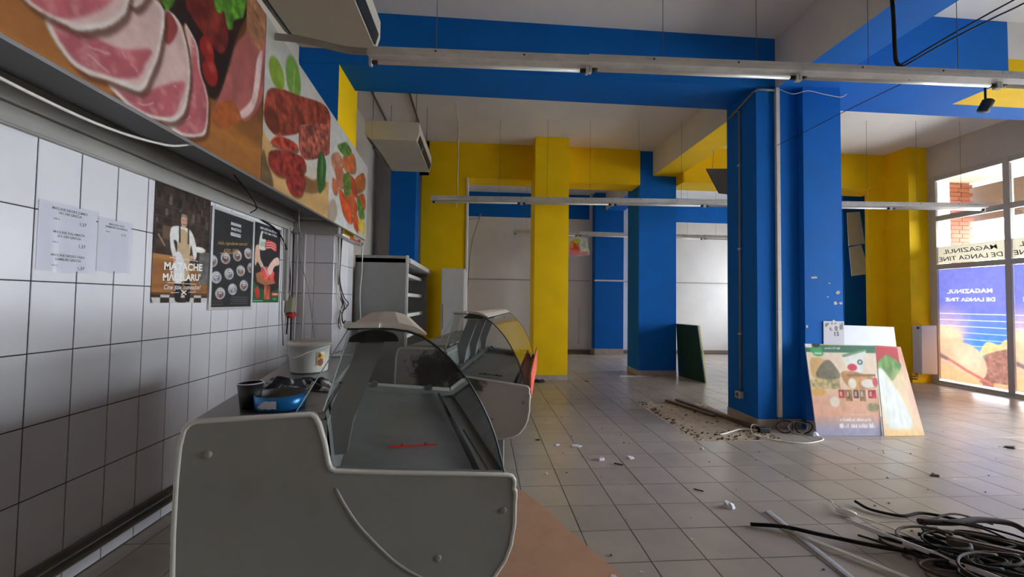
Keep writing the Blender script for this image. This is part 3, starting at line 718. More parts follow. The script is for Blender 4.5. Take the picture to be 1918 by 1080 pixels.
# ---- overhead sign with meat prints
XS = -1.42
ztop = lambda y: 3.19-.0905*(y-2.53)
zbot = lambda y: 2.115-.0115*(y-1.26)
def sign_panel(y0, y1, p, label):
    r = empty('meat_sign', (0, 0, 0)); tag(r, label, 'sign', 'meat shop fascia signs')
    MB().add([(x, y, z(y)) for x in (XS-.03, XS-.001) for y in (y0+.001, y1-.001) for z in (zbot, ztop)], [(0, 2, 3, 1), (4, 5, 7, 6), (0, 4, 6, 2), (1, 3, 7, 5), (0, 1, 5, 4), (2, 6, 7, 3)]).build('board', PANEL, r)
    p.k = .86
    p.build('meat_print', lambda X, Y: (np.full(X.shape, XS+.001), X, zbot(X)+(Y-2.0)/(1.2)*(ztop(X)-zbot(X))), PRINT, r)
    return r
def nz(P): return [(y, 2.0+1.2*(z-zbot(y))/(ztop(y)-zbot(y))) for y, z in P]   # flatten to the panel's own grid
PINK = (192, 98, 106); PALE = (224, 188, 182); FAT = (236, 224, 216)
p = Paint(.35, 2.645, 2.0, 3.2, .0042, (186, 122, 58))
p.lay(np.ones(p.X.shape)*.5, (150, 88, 36), var=.35, f=3, fy=16); p.lay(np.clip((p.X-1.0)/2.2, 0, 1)*np.clip((p.Y-2.15)/.5, 0, 1), (70, 34, 20))
p.lay(np.clip((p.Y-2.62)/.25, 0, 1)*np.clip((1.9-p.X)/.6, 0, 1), (96, 56, 34))
p.poly(nz([(1.816, 2.674), (1.879, 2.6), (1.96, 2.62), (2.03, 2.55), (2.08, 2.42), (2.16, 2.38), (2.24, 2.46), (2.34, 2.8), (2.53, 3.25), (2.5, 3.5), (1.8, 3.5)]), (38, 18, 16), var=.3, f=9, soft=7)
p.poly(nz([(1.952, 2.769), (2.009, 2.70), (2.124, 2.66), (2.229, 2.66), (2.281, 2.769), (2.254, 2.88), (2.154, 3.0), (2.074, 3.1), (1.9, 3.2)]), (112, 34, 28), var=.35, f=30, soft=2)
p.ell(2.16, nz([(2.16, 2.78)])[0][1], .03, .1, (170, 70, 56), rot=-.4, soft=.8, a=.6)
for P in ([(2.15, 2.90), (2.20, 2.86), (2.235, 2.90), (2.27, 2.83), (2.312, 2.851), (2.32, 2.90), (2.356, 2.943), (2.38, 2.96), (2.416, 3.019), (2.43, 3.3), (2.1, 3.3)], [(1.80, 2.70), (1.84, 2.627), (1.877, 2.649), (1.92, 2.80), (1.82, 2.85)]):
    p.poly(nz(P), (84, 138, 40), var=.5, f=26, soft=2)
for c, rx, ry in (((2.118, 2.605), .055, .072), ((2.145, 2.515), .062, .078)):
    cy = nz([c])[0][1]; p.ell(c[0], cy, rx, ry, (150, 30, 24), soft=.08, var=.1, f=8); p.ell(c[0]+.012, cy+.03, rx*.35, ry*.3, (206, 96, 84), soft=.8, a=.8)
p.ell(2.085, nz([(2.085, 2.55)])[0][1], .022, .02, (70, 44, 28), soft=.5)
def veins(pts, k, col=(236, 206, 200)):
    xs = [a for a, b in pts]; ys = [b for a, b in pts]
    for _ in range(k):
        x0 = R_.uniform(min(xs), max(xs)); y0 = R_.uniform(min(ys), max(ys)); a = R_.uniform(-.6, 1.2); q = [(x0, y0)]
        for s in range(4): a += R_.uniform(-.5, .5); q.append((q[-1][0]+.022*math.cos(a), q[-1][1]+.022*math.sin(a)))
        keep = p.pmask(pts, True, 0); old = p.C.copy(); p.line(q, .0028, col, a=.7); p.C = np.where(keep[..., None] > .5, p.C, old)
def slice_(outline, pink, pale=PALE, k=5):
    o_ = nz(outline); sh_ = [(a+.02, b-.018) for a, b in o_]; p.poly(sh_, (70, 34, 22), soft=5, a=.65)
    p.poly(o_, FAT, soft=2, var=.08, f=30); 
    cx = sum(a for a, b in o_)/len(o_); cy = sum(b for a, b in o_)/len(o_)
    p.poly([(cx+(a-cx)*.93, cy+.010+(b-cy)*.92) for a, b in o_], pale, soft=4, var=.07, f=9)
    pk = nz(pink); px_ = sum(a for a, b in pk)/len(pk); py_ = sum(b for a, b in pk)/len(pk)
    m_ = p.pmask([(px_+(a-px_)*1.1, py_+(b-py_)*1.18) for a, b in pk], True, 5)*p.pmask([(cx+(a-cx)*.93, cy+(b-cy)*.93) for a, b in o_], True, 3)
    p.lay(m_, PINK, var=.14, f=9); p.lay(m_*np.clip(p.noise(26)*4, 0, 1)*.5, (226, 160, 158)); veins(pk, k)
slice_([(1.853, 2.118), (1.923, 2.107), (1.989, 2.109), (2.076, 2.143), (2.132, 2.19), (2.144, 2.327), (2.119, 2.411), (2.077, 2.47), (2.052, 2.577), (2.004, 2.624), (1.96, 2.633), (2.004, 2.52), (2.011, 2.393), (1.996, 2.281), (1.936, 2.162)],
       [(1.906, 2.135), (1.988, 2.132), (2.066, 2.168), (2.114, 2.216), (2.128, 2.319), (2.1, 2.401), (2.058, 2.459), (2.035, 2.552), (2.012, 2.577), (2.018, 2.397), (2.006, 2.272), (1.952, 2.163)])
slice_([(1.593, 2.148), (1.639, 2.121), (1.699, 2.103), (1.769, 2.103), (1.845, 2.121), (1.92, 2.149), (1.982, 2.222), (2.003, 2.323), (2.01, 2.405), (1.992, 2.512), (1.944, 2.609), (1.894, 2.63), (1.841, 2.61), (1.80, 2.479), (1.78, 2.344), (1.76, 2.253), (1.70, 2.186), (1.671, 2.17)],
       [(1.615, 2.150), (1.732, 2.175), (1.838, 2.26), (1.959, 2.338), (1.939, 2.252), (1.903, 2.176), (1.802, 2.130), (1.71, 2.126), (1.649, 2.139)])
p.poly(nz([(1.846, 2.607), (1.887, 2.619), (1.921, 2.58), (1.886, 2.494), (1.85, 2.479)]), (160, 70, 66), soft=2, var=.2, f=20)
slice_([(1.371, 2.249), (1.385, 2.21), (1.415, 2.176), (1.465, 2.143), (1.521, 2.138), (1.592, 2.158), (1.671, 2.175), (1.732, 2.189), (1.763, 2.225), (1.781, 2.275), (1.817, 2.378), (1.834, 2.472), (1.844, 2.552), (1.834, 2.616), (1.776, 2.62), (1.725, 2.6), (1.66, 2.55), (1.6, 2.47), (1.54, 2.4), (1.45, 2.32), (1.39, 2.28)],
       [(1.387, 2.238), (1.477, 2.264), (1.544, 2.28), (1.641, 2.302), (1.762, 2.373), (1.739, 2.308), (1.71, 2.246), (1.635, 2.202), (1.56, 2.180), (1.491, 2.170), (1.437, 2.178), (1.401, 2.206)], k=9)
slice_([(1.651, 2.52), (1.663, 2.51), (1.69, 2.512), (1.72, 2.545), (1.743, 2.594), (1.761, 2.643), (1.75, 2.8), (1.62, 2.7)], [(1.64, 2.66), (1.68, 2.6), (1.72, 2.68), (1.7, 2.75)], k=1)
slice_([(1.18, 2.36), (1.25, 2.29), (1.314, 2.253), (1.375, 2.251), (1.432, 2.261), (1.486, 2.275), (1.582, 2.356), (1.634, 2.425), (1.661, 2.487), (1.66, 2.6), (1.55, 2.72), (1.3, 2.6)],
       [(1.22, 2.36), (1.318, 2.275), (1.374, 2.277), (1.432, 2.296), (1.511, 2.365), (1.578, 2.455), (1.59, 2.56), (1.4, 2.56)])
slice_([(.62, 2.60), (.72, 2.42), (.88, 2.33), (1.04, 2.36), (1.16, 2.5), (1.2, 2.7), (1.1, 2.86), (.85, 2.9), (.68, 2.8)], [(.70, 2.6), (.78, 2.45), (.9, 2.39), (1.02, 2.42), (1.1, 2.54), (1.05, 2.7), (.85, 2.72)])
p.poly(nz([(2.438, 3.3), (2.438, 3.13), (2.439, 2.932), (2.352, 2.796), (2.302, 2.64), (2.238, 2.458), (2.177, 2.31), (2.197, 2.261), (2.286, 2.276), (2.388, 2.378), (2.483, 2.409), (2.603, 2.554), (2.66, 2.736), (2.70, 2.967), (2.70, 3.3)]), (178, 98, 92), soft=2, var=.22, f=10, fy=5)
p.poly(nz([(2.45, 2.95), (2.6, 2.93), (2.66, 3.25), (2.46, 3.25)]), (176, 122, 88), soft=4, var=.4, f=20)
p.poly(nz([(2.561, 2.836), (2.618, 2.914), (2.596, 2.675), (2.545, 2.512), (2.45, 2.41), (2.406, 2.425), (2.518, 2.566)]), (228, 196, 188), soft=3, var=.12, f=10)
p.poly(nz([(2.177, 2.31), (2.242, 2.4), (2.333, 2.452), (2.418, 2.398), (2.286, 2.278), (2.197, 2.258)]), (178, 92, 42), soft=4, var=.25, f=14)
sign_panel(.35, 2.645, p, 'big hanging sign panel printed with pink ham slices')

p = Paint(2.65, 3.765, 2.0, 3.2, .0052, (206, 202, 196)); p.lay(np.clip((2.5-p.Y)/.3, 0, 1)*.5, (226, 200, 160))
p.poly(nz([(2.5, 2.443), (2.7, 2.40), (2.789, 2.36), (2.915, 2.30), (3.424, 2.34), (3.9, 2.40), (3.9, 1.9), (2.5, 1.9)]), (214, 170, 110), soft=6, var=.1, f=3, fy=9)
p.poly(nz([(2.64, 2.05), (2.66, 2.30), (2.72, 2.24), (2.80, 2.13), (2.78, 2.02)]), (92, 70, 48), soft=5, var=.4, f=16, a=.85)
p.ell(2.80, nz([(2.80, 2.88)])[0][1], .105, .11, (140, 168, 54), var=.15, f=8); p.ell(3.035, nz([(3.035, 2.98)])[0][1], .12, .17, (112, 152, 62), var=.2, f=8); p.line([(3.03, 2.75), (3.05, 3.1)], .006, (170, 190, 110))
p.poly(nz([(2.9, 2.35), (3.4, 2.33), (3.6, 2.45), (3.7, 2.35), (3.3, 2.2)]), (110, 66, 40), soft=9, a=.7)
SAL = (150, 62, 46)
p.poly(nz([(2.66, 2.599), (2.709, 2.722), (2.876, 2.812), (3.139, 2.902), (3.544, 3.05), (3.717, 3.06), (3.725, 2.945), (3.19, 2.697), (3.158, 2.623), (2.853, 2.47), (2.725, 2.468), (2.667, 2.509)]), SAL, soft=2, var=.5, f=18)
p.poly(nz([(2.66, 2.56), (2.742, 2.62), (2.845, 2.58), (2.852, 2.493), (2.725, 2.468), (2.667, 2.509)]), (104, 42, 26), soft=5, var=.3, f=16)
p.poly(nz([(3.156, 2.656), (3.227, 2.713), (3.829, 2.99), (3.863, 2.943), (3.80, 2.711), (3.324, 2.47), (3.167, 2.491)]), (168, 86, 72), soft=2, var=.55, f=22)
for P, c in (([(2.757, 2.401), (2.868, 2.476), (3.111, 2.519), (3.097, 2.456), (2.786, 2.383)], (176, 62, 44)), ([(2.735, 2.312), (2.904, 2.391), (3.207, 2.455), (3.281, 2.394), (3.18, 2.3), (2.916, 2.209), (2.755, 2.217)], (144, 44, 40)), ([(2.979, 2.213), (3.18, 2.309), (3.276, 2.304), (3.227, 2.169), (3.12, 2.124), (3.016, 2.144)], (138, 40, 38))):
    p.poly([(a+.02, b-.015) for a, b in nz(P)], (80, 44, 26), soft=4, a=.7); p.poly(nz(P), c, soft=2, var=.55, f=24)
p.poly(nz([(3.58, 2.636), (3.69, 2.565), (3.66, 2.348), (3.556, 2.267), (3.500, 2.414), (3.520, 2.57)]), (44, 96, 40), soft=2, var=.2, f=8); p.ell(3.60, nz([(3.6, 2.5)])[0][1], .02, .1, (150, 190, 130), soft=.9, a=.6)
sign_panel(2.65, 3.765, p, 'middle hanging sign panel printed with salami and a green pepper')

p = Paint(3.77, 4.98, 2.0, 3.2, .0075, (214, 212, 208))
p.poly(nz([(3.77, 2.40), (3.915, 2.271), (4.227, 2.19), (4.7, 2.03), (3.77, 2.0)]), (226, 226, 224), soft=3, var=.08, f=9); p.poly(nz([(3.7, 2.15), (3.9, 2.3), (4.0, 2.18), (3.85, 2.04)]), (150, 120, 90), soft=6, a=.6)
VEG = [([(4.233, 2.532), (4.484, 2.485), (4.61, 2.369), (4.428, 2.28), (4.245, 2.376)], (214, 96, 52)), ([(4.019, 2.426), (4.209, 2.412), (4.467, 2.241), (4.366, 2.161), (4.16, 2.221)], (222, 88, 44)),
       ([(3.80, 2.671), (3.991, 2.783), (4.121, 2.698), (3.891, 2.578)], (206, 140, 110)), ([(4.114, 2.785), (4.447, 2.93), (4.499, 2.755), (4.188, 2.676)], (206, 110, 64)), ([(4.47, 2.649), (4.818, 2.845), (4.876, 2.693), (4.556, 2.54)], (186, 104, 56)), ([(3.85, 2.488), (3.985, 2.481), (3.965, 2.368), (3.87, 2.366)], (200, 104, 70)),
       ([(3.9, 2.62), (4.1, 2.66), (4.2, 2.52), (4.0, 2.46)], (196, 112, 84)), ([(4.3, 2.66), (4.5, 2.66), (4.6, 2.5), (4.4, 2.52)], (190, 76, 40)), ([(4.6, 2.5), (4.85, 2.6), (4.9, 2.45), (4.66, 2.38)], (216, 92, 46)), ([(4.5, 2.3), (4.62, 2.3), (4.66, 2.12), (4.5, 2.16)], (214, 80, 40))]
for P, c in VEG: p.poly([(a+.02, b-.012) for a, b in nz(P)], (90, 46, 24), soft=3, a=.6); p.poly(nz(P), c, soft=1, var=.25, f=10)
for P in ([(3.954, 2.83), (4.1, 2.92), (4.227, 2.97), (4.374, 2.926), (4.177, 2.808)], [(4.13, 2.59), (4.323, 2.674), (4.375, 2.479), (4.209, 2.412)], [(4.597, 2.514), (4.764, 2.482), (4.908, 2.333), (4.697, 2.289)]): p.poly(nz(P), (94, 130, 56), soft=2, var=.5, f=22)
p.ell(4.80, nz([(4.8, 2.2)])[0][1], .14, .11, (232, 196, 44), var=.1, f=9); p.ell(4.82, nz([(4.82, 2.2)])[0][1], .09, .06, (244, 222, 110), soft=.4); p.poly(nz([(4.76, 2.0), (4.80, 2.2), (4.88, 2.0)]), (226, 216, 190), soft=2)
sign_panel(3.77, 4.98, p, 'end sign panel printed with carrots, sausages and a lemon')
# the dark boxed underside between sign and wall, grey trunking above the tiles
struct(MB().add([(-1.93, y, 2.235) for y in (.2, 4.24)]+[(-1.45, y, zbot(y)+.015) for y in (.2, 4.24)]+[(-1.93, y, 2.25) for y in (.2, 4.24)]+[(-1.45, y, zbot(y)+.03) for y in (.2, 4.24)], [(0, 1, 3, 2), (4, 6, 7, 5), (0, 2, 6, 4), (1, 5, 7, 3), (0, 4, 5, 1), (2, 3, 7, 6)]).build('trim_3', DARKB), 'dark grey board closing the gap behind the meat sign', 'trim')
struct(MB().bbox(-1.936, -1.885, .2, 4.22, 2.118, 2.24, .006).bbox(-1.936, -1.905, .2, 4.22, 2.028, 2.116, .005).bbox(-1.9365, -1.900, .2, 2.4, 2.036, 2.044, .002).build('trim_4', GREYT), 'grey double trunking along the top of the wall tiles', 'trim')
struct(MB().bbox(-1.92, -1.46, 4.17, 4.238, 2.012, 2.14, .006).bbox(-1.90, -1.50, 4.12, 4.238, 2.145, 2.22, .01).box(-1.915, -1.86, 4.165, 4.172, 2.07, 2.12).build('trim_5', GREYT), 'grey trunking stub across the head of the tiled pier', 'trim')
o = empty('sign_light', (-1.45, 4.3, 2.0)); tag(o, 'white and red light strip under the end of the meat sign', 'light strip')
MB().bbox(-.06, .02, -.1, .64, 0, .022, .004).build('housing', PANEL, o); MB().box(.02, .024, .12, .5, .004, .02).build('red_strip', RED, o); MB().box(.02, .024, .54, .6, .004, .02).build('end_socket', BLK, o); MB().box(-.03, 0, -.02, .0, .02, .07).box(-.03, 0, .56, .58, .02, .06).build('bracket', GREYT, o)
# ---- suspended fan units
def fan_unit(y0, L, z, zc, label):
    r = empty('fan_coil_unit', (-1.13, y0, z)); tag(r, label, 'fan unit', 'suspended fan units')
    w = .325; prof = [(-w, .20), (-w, .06), (-w+.07, 0), (w-.03, 0), (w, .10), (w, .23), (-w, .23)]
    MB().prism(prof, lambda u, q, d: (u, d, q), 0, L).build('casing', UNIT, r)
    MB().prism([(w-.022, .012), (w+.003, .095), (w+.006, .094), (w-.018, .008)], lambda u, q, d: (u, d, q), .06, L-.06).build('outlet_slot', BLK, r)
    MB().prism([(-w-.003, .055), (-w+.066, -.003), (-w+.062, -.006), (-w-.007, .052)], lambda u, q, d: (u, d, q), .10, L-.10).build('inlet_slot', BLK, r)
    MB().disc((-w+.13, .10, 0), (0, 0, -1), .008, .003, 10).disc((-w+.13, L-.10, 0), (0, 0, -1), .008, .003, 10).build('screw', BLK, r)
    MB().box(-w-.001, w+.001, L*.28, L*.285, .0, .231).box(-w+.08, -w+.084, -.002, L, .001, .229).build('panel_seam', GREYT, r)
    for x in (-w+.06, w-.06):
        for d in (.12, L-.12): MB().tube([(x, d, .228), (x, d, zc-z)], .004, 6).build('hanger_rod', WIRE, r)
    return r
fan_unit(1.78, 1.28, 3.235, 4.38, 'beige suspended fan unit above the ham sign')
fan_unit(4.95, 1.2, 3.31, 4.26, 'beige suspended fan unit beyond the blue beam')
for k, x in enumerate((-1.56, -1.04)): tag(MB().tube([(x, 4.79, 4.245), (x-.03, 6.52, 4.245), (x-.03, 6.55, 4.10)], .014, 8).build('ceiling_pipe', PIPE), ['dark pipe on the ceiling nearer the beige wall', 'dark pipe on the ceiling farther from the beige wall'][k], 'pipe')
tag(MB().tube([(-.42, 5.85, 4.258), (-.43, 6.6, 4.22), (-.45, 7.0, 4.20), (-.455, 7.02, 3.3), (-.47, 7.02, 2.98)], .007, 6).build('ceiling_cable', CWHT), 'white cable stapled to the ceiling, end dangling before the yellow wall', 'cable')

# ---- fluorescent battens
def batten(p0, p1, zc, label, grp, wire_t=(.3, .8), drop=.055):
    p0 = Vector(p0); p1 = Vector(p1); d = (p1-p0); L = d.length; rz = math.atan2(d.y, d.x); tilt = math.atan2(d.z, math.hypot(d.x, d.y))
    r = empty('fluorescent_batten', p0); tag(r, label, 'lamp', grp); r.rotation_euler = (0, -tilt, rz)
    # housing: folded sheet-metal channel with a sloping reflector
    prof = [(-.055, .0), (-.052, .03), (-.034, .036), (-.034, .068), (-.028, .073), (.028, .073), (.034, .068), (.034, .036), (.052, .03), (.055, .0), (.045, .004), (-.045, .004)]
    MB().prism(prof, lambda u, w, q: (q, u, w), .0, L-.004).build('housing', METALW, r)
    for a in (.30, .70): MB().lathe([(0, .001), (.007, .001), (.007, -.004)], n=10).build('screw', BLK, r).matrix_local = Matrix.Translation((L*a, -.0345, .052)) @ Matrix.Rotation(math.pi/2, 4, 'X')
    MB().tube([(.03, 0, -drop+.03), (L-.03, 0, -drop+.03)], .0135, 10).build('tube', TUBE, r, smooth=True)
    for a in (.012, L-.012):
        s_ = MB().bbox(a-.01, a+.01, -.018, .018, -drop+.005, .0, .003).build('end_socket', SOCK, r)
        MB().tube([(a, 0, -drop+.03), (a+(.05 if a < .1 else -.05), 0, -drop+.03)], .0142, 10).build('blackened_end', BURN, s_, smooth=True)
    for t in wire_t:
        q = p0+d*t; MB().tube([(L*t, 0, .072), (L*t, 0, (zc-q.z))], .0022, 5).build('suspension_wire', WIRE, r)
    return r
s3 = -.0305; LB = 1.533
B0 = Vector((-.805, 2.79, 3.022))
dirn = Vector((math.cos(s3), math.sin(s3), .0))
ORD = ['first', 'second', 'third', 'fourth']
for k in range(4):
    a = B0+dirn*LB*k+Vector((0, 0, -.008*(k == 0)))
    batten(a, a+dirn*LB, 4.38, '%s soot-marked lamp batten of the near row, counted from the meat sign' % ORD[k], 'near lamp row', ((.3,) if k == 0 else (.35, .8)))
LB2 = 1.437; C0 = Vector((-.83, 6.42, 2.945)); d2 = Vector((8.585, -.81, -.05)).normalized()
ORD2 = ['first', 'second', 'third', 'fourth', 'fifth', 'sixth']
for k in range(6):
    a = C0+d2*LB2*k
    batten(a, a+d2*LB2, 4.26, '%s lamp batten of the row before the yellow column, from the yellow wall' % ORD2[k], 'middle lamp row', (.28, .75))
for k, x in enumerate((.72, 2.29, 3.86, 5.43)):
    batten((x, 9.45, 2.99), (x+1.56, 9.5, 2.99), 4.26, '%s lamp batten in the rear room, counted from its open end' % ORD2[k], 'rear lamp row', (.2, .75))
lbk = MB(); P = crom([(-1.40, 2.72, 3.085), (-1.24, 2.735, 3.085), (-1.1, 2.75, 3.07), (-.98, 2.765, 3.055), (-.9, 2.775, 3.055), (-.81, 2.785, 3.06)], 4)
for u, v in zip(P, P[1:]): lbk.bar(u, v, .012, .045)
tag(lbk.build('lamp_bracket', GREYT), 'bent grey metal strip linking the lamp row to the meat sign', 'bracket')
# loose cables about the lamps and main column
def cable(name, pts, r, m, label, cat='cable', grp=None, k=7, n=6):
    return tag(MB().tube(crom(pts, k), r, n).build(name, m, smooth=True), label, cat, grp)
cable('hanging_cable', [(2.96, 2.70, 4.38), (2.965, 2.68, 3.9), (2.98, 2.665, 3.55), (2.985, 2.66, 3.25), (3.0, 2.665, 3.14), (3.05, 2.67, 3.115)], .012, CBLK, 'thick dark cable dropping from the ceiling to the lamp row')
cable('hanging_cable', [(2.98, 2.69, 3.098), (3.05, 2.68, 3.13), (3.4, 2.67, 3.345), (3.75, 2.665, 3.55), (4.05, 2.665, 3.72), (5.2, 2.66, 4.378)], .0065, CBLK, 'upper of two black cables slanting from lamp row to ceiling')
cable('hanging_cable', [(3.0, 2.70, 3.098), (3.07, 2.685, 3.12), (3.42, 2.67, 3.325), (3.78, 2.655, 3.515), (4.12, 2.645, 3.69), (5.36, 2.63, 4.378)], .0065, CBLK, 'lower of two black cables slanting from lamp row to ceiling')
cable('hanging_cable', [(3.10, 2.66, 3.01), (3.16, 3.2, 3.06), (3.22, 3.8, 3.10), (3.265, 4.2, 3.135)], .003, CBLK, 'thin black wire strung from lamp row to column conduit')
r = empty('conduit', (3.285, 4.235, 0)); tag(r, 'white square conduit running up the front of the blue column', 'conduit')
for k, (a, b) in enumerate(((.12, 1.3), (1.302, 2.35), (2.352, 3.8))): MB().bbox(-.022, .022, -.03, .002, a, b, .003).build('length', mat('white_conduit', srgb(214, 208, 200), .5, var=.06), r)
MB().tube(crom([(.0, -.02, .14), (.03, -.05, .06), (-.02, -.06, .03)], 5), .004, 5).tube(crom([(-.01, -.02, .14), (-.05, -.05, .05), (-.1, -.08, .01)], 5), .004, 5).build('frayed_wire', CGRY, r)
r = empty('conduit', (3.045, 4.52, 0)); tag(r, 'thin grey pipe on the shaded flank of the blue column with socket box', 'conduit')
MB().tube([(-.012, 0, .33), (-.012, -.01, 3.66), (-.012, .10, 3.70)], .011, 8).tube([(-.012, .2, 3.66), (-.012, -.26, 3.76), (.02, -.295, 3.775), (.24, -.295, 3.775)], .011, 8).build('pipe', CGRY, r, smooth=True)
b = MB().bbox(-.05, 0, -.045, .045, .26, .34, .006).build('socket_box', SOCK, r); MB().lathe([(0, .003), (.026, .003), (.028, 0)], n=16).build('socket_face', PGREY, b).matrix_local = Matrix.Translation((-.05, 0, .30)) @ Matrix.Rotation(-math.pi/2, 4, 'Y')
for z in (1.0, 2.0, 3.0): MB().box(-.026, .0, -.016, .016, z, z+.018).build('pipe_clip', SOCK, r)
cable('white_lead', [(3.29, 4.20, 3.78), (3.45, 4.19, 3.725), (3.6, 4.155, 3.75), (3.8, 4.155, 3.72), (3.99, 4.155, 3.70), (4.05, 4.14, 3.73)], .004, CWHT, 'thin white lead looped across the head of the blue column')
sp = empty('spotlight', (5.57, 4.0, 3.60)); tag(sp, 'small black ceiling spotlight on the yellow beam underside', 'spotlight')
MB().lathe([(0, -.06), (.05, -.06), (.052, -.055), (.052, .06), (.03, .075), (0, .075)], n=20).build('can', BLK, sp, smooth=True).rotation_euler = (.35, .2, 0)
MB().tube([(0, 0, .06), (0, 0, .212)], .01, 8).build('stem', BLK, sp)

# ---- posters and price sheets on the tiled wall
XP = XW+.004
def sheet(name, p, m, parent, x=XP, curl=0.0):
    s0, s1, t0, t1 = p.b
    def f(X, Y):
        c = np.clip((s0+.05-X)/.05, 0, 1)*np.clip((t0+.06-Y)/.06, 0, 1)
        return (x+curl*c**2+0*X, X, Y)
    return p.build(name, f, m, parent)
T = lambda n, b, s, y, z, m, pr, **k: text_mesh(n, b, s, (k.pop('x', XP+.002), y, z), (0, 1, k.pop('dz', 0)), (0, 0, 1), m, pr, **k)
r = empty('butcher_poster'); tag(r, 'poster of a man in white shirt and beige apron at a counter', 'poster')
p = Paint(2.485, 2.965, 1.312, 2.028, .0028, (52, 42, 38)); p.lay(np.ones(p.X.shape), (58, 46, 40), var=.5, f=22)
for k in range(46):
    a = R_.uniform(2.49, 2.95); b = R_.uniform(1.68, 1.99); p.rect(a, a+R_.uniform(.008, .03), b, b+R_.uniform(.02, .06), R_.choice([(28, 24, 24), (92, 78, 68), (70, 58, 50), (120, 104, 92), (38, 32, 30)]), a=.8)
for z in (1.74, 1.83, 1.9): p.rect(2.49, 2.965, z, z+.006, (84, 66, 52), a=.8)
p.rect(2.55, 2.66, 1.70, 1.78, (112, 86, 62), a=.8); p.line([(2.52, 1.72), (2.57, 1.66)], .004, (180, 150, 120))
p.poly([(2.485, 1.60), (2.62, 1.60), (2.70, 1.585), (2.80, 1.56), (2.965, 1.54), (2.965, 1.36), (2.485, 1.37)], (150, 98, 52), smooth=False, var=.2, f=5, fy=20)
p.rect(2.485, 2.70, 1.575, 1.605, (176, 120, 66)); p.rect(2.485, 2.965, 1.36, 1.375, (96, 62, 36))
p.rect(2.87, 2.965, 1.44, 1.66, (104, 100, 98), var=.3, f=30); p.ell(2.87, 1.67, .06, .02, (226, 220, 214), var=.2, f=30)
for k in range(7):
    if k % 2 == 0: p.rect(2.485+.07*k, 2.555+.07*k, 1.312, 1.345, (206, 202, 198)); 
    else: p.rect(2.485+.07*k, 2.555+.07*k, 1.345, 1.362, (200, 196, 190))
p.poly([(2.665, 1.34), (2.672, 1.55), (2.77, 1.55), (2.80, 1.34), (2.755, 1.335), (2.735, 1.5), (2.715, 1.335)], (32, 28, 28))                       # trousers
p.poly([(2.61, 1.76), (2.64, 1.79), (2.72, 1.80), (2.79, 1.78), (2.835, 1.70), (2.845, 1.62), (2.82, 1.60), (2.79, 1.69), (2.77, 1.60), (2.68, 1.60), (2.67, 1.69), (2.64, 1.70), (2.665, 1.62), (2.645, 1.59), (2.615, 1.66)], (226, 222, 220), var=.06, f=20)
p.poly([(2.69, 1.775), (2.745, 1.775), (2.775, 1.70), (2.78, 1.48), (2.70, 1.46), (2.66, 1.56), (2.68, 1.70)], (198, 170, 134), var=.06, f=15)
p.poly([(2.655, 1.62), (2.70, 1.63), (2.735, 1.56), (2.73, 1.45), (2.66, 1.44), (2.65, 1.52)], (224, 222, 226)); p.line([(2.685, 1.80), (2.69, 1.70)], .006, (40, 34, 34)); p.line([(2.76, 1.80), (2.765, 1.70)], .006, (40, 34, 34))
p.ell(2.72, 1.835, .027, .042, (206, 160, 134)); p.poly([(2.692, 1.84), (2.70, 1.878), (2.74, 1.878), (2.75, 1.85), (2.735, 1.862), (2.705, 1.86)], (146, 132, 124)); p.ell(2.722, 1.815, .017, .005, (120, 100, 90)); p.ell(2.712, 1.84, .004, .003, (50, 36, 30)); p.ell(2.732, 1.84, .004, .003, (50, 36, 30))
p.ell(2.652, 1.585, .012, .02, (206, 156, 130)); p.ell(2.80, 1.61, .02, .014, (206, 156, 130))
sheet('poster_print', p, PRINT, r, curl=.012)
T('lettering', 'MATACHE', .064, 2.735, 1.522, PWHITE, r, bold=.035, sx=1.12, dz=.05); T('lettering', "MĂCELARU'", .060, 2.725, 1.455, PWHITE, r, bold=.035, sx=1.02, dz=.05)
T('lettering', 'Cine știe, cunoaște!', .042, 2.73, 1.398, PWHITE, r, shear=.25, bold=.006, sx=.92, dz=.03)
MB().box(XP+.0015, XP+.002, 2.61, 2.86, 1.590, 1.593).build('rule_line', PWHITE, r); MB().box(XP+.0015, XP+.002, 2.60, 2.85, 1.434, 1.437).build('rule_line', PWHITE, r)
for q in ([(2.63, 1.372), (2.70, 1.376), (2.70, 1.379), (2.63, 1.375)], [(2.78, 1.378), (2.85, 1.382), (2.85, 1.385), (2.78, 1.381)]): MB().add([(XP+.002, a, b) for a, b in q], [(0, 1, 2, 3)]).build('rule_line', PWHITE, r, fix=False)
for q, dx in (([(2.715, 1.366), (2.722, 1.362), (2.765, 1.390), (2.758, 1.394)], .002), ([(2.758, 1.362), (2.765, 1.366), (2.722, 1.394), (2.715, 1.390)], .0023)): MB().add([(XP+dx, a, b) for a, b in q], [(0, 1, 2, 3)]).build('knife', PWHITE, r, fix=False)

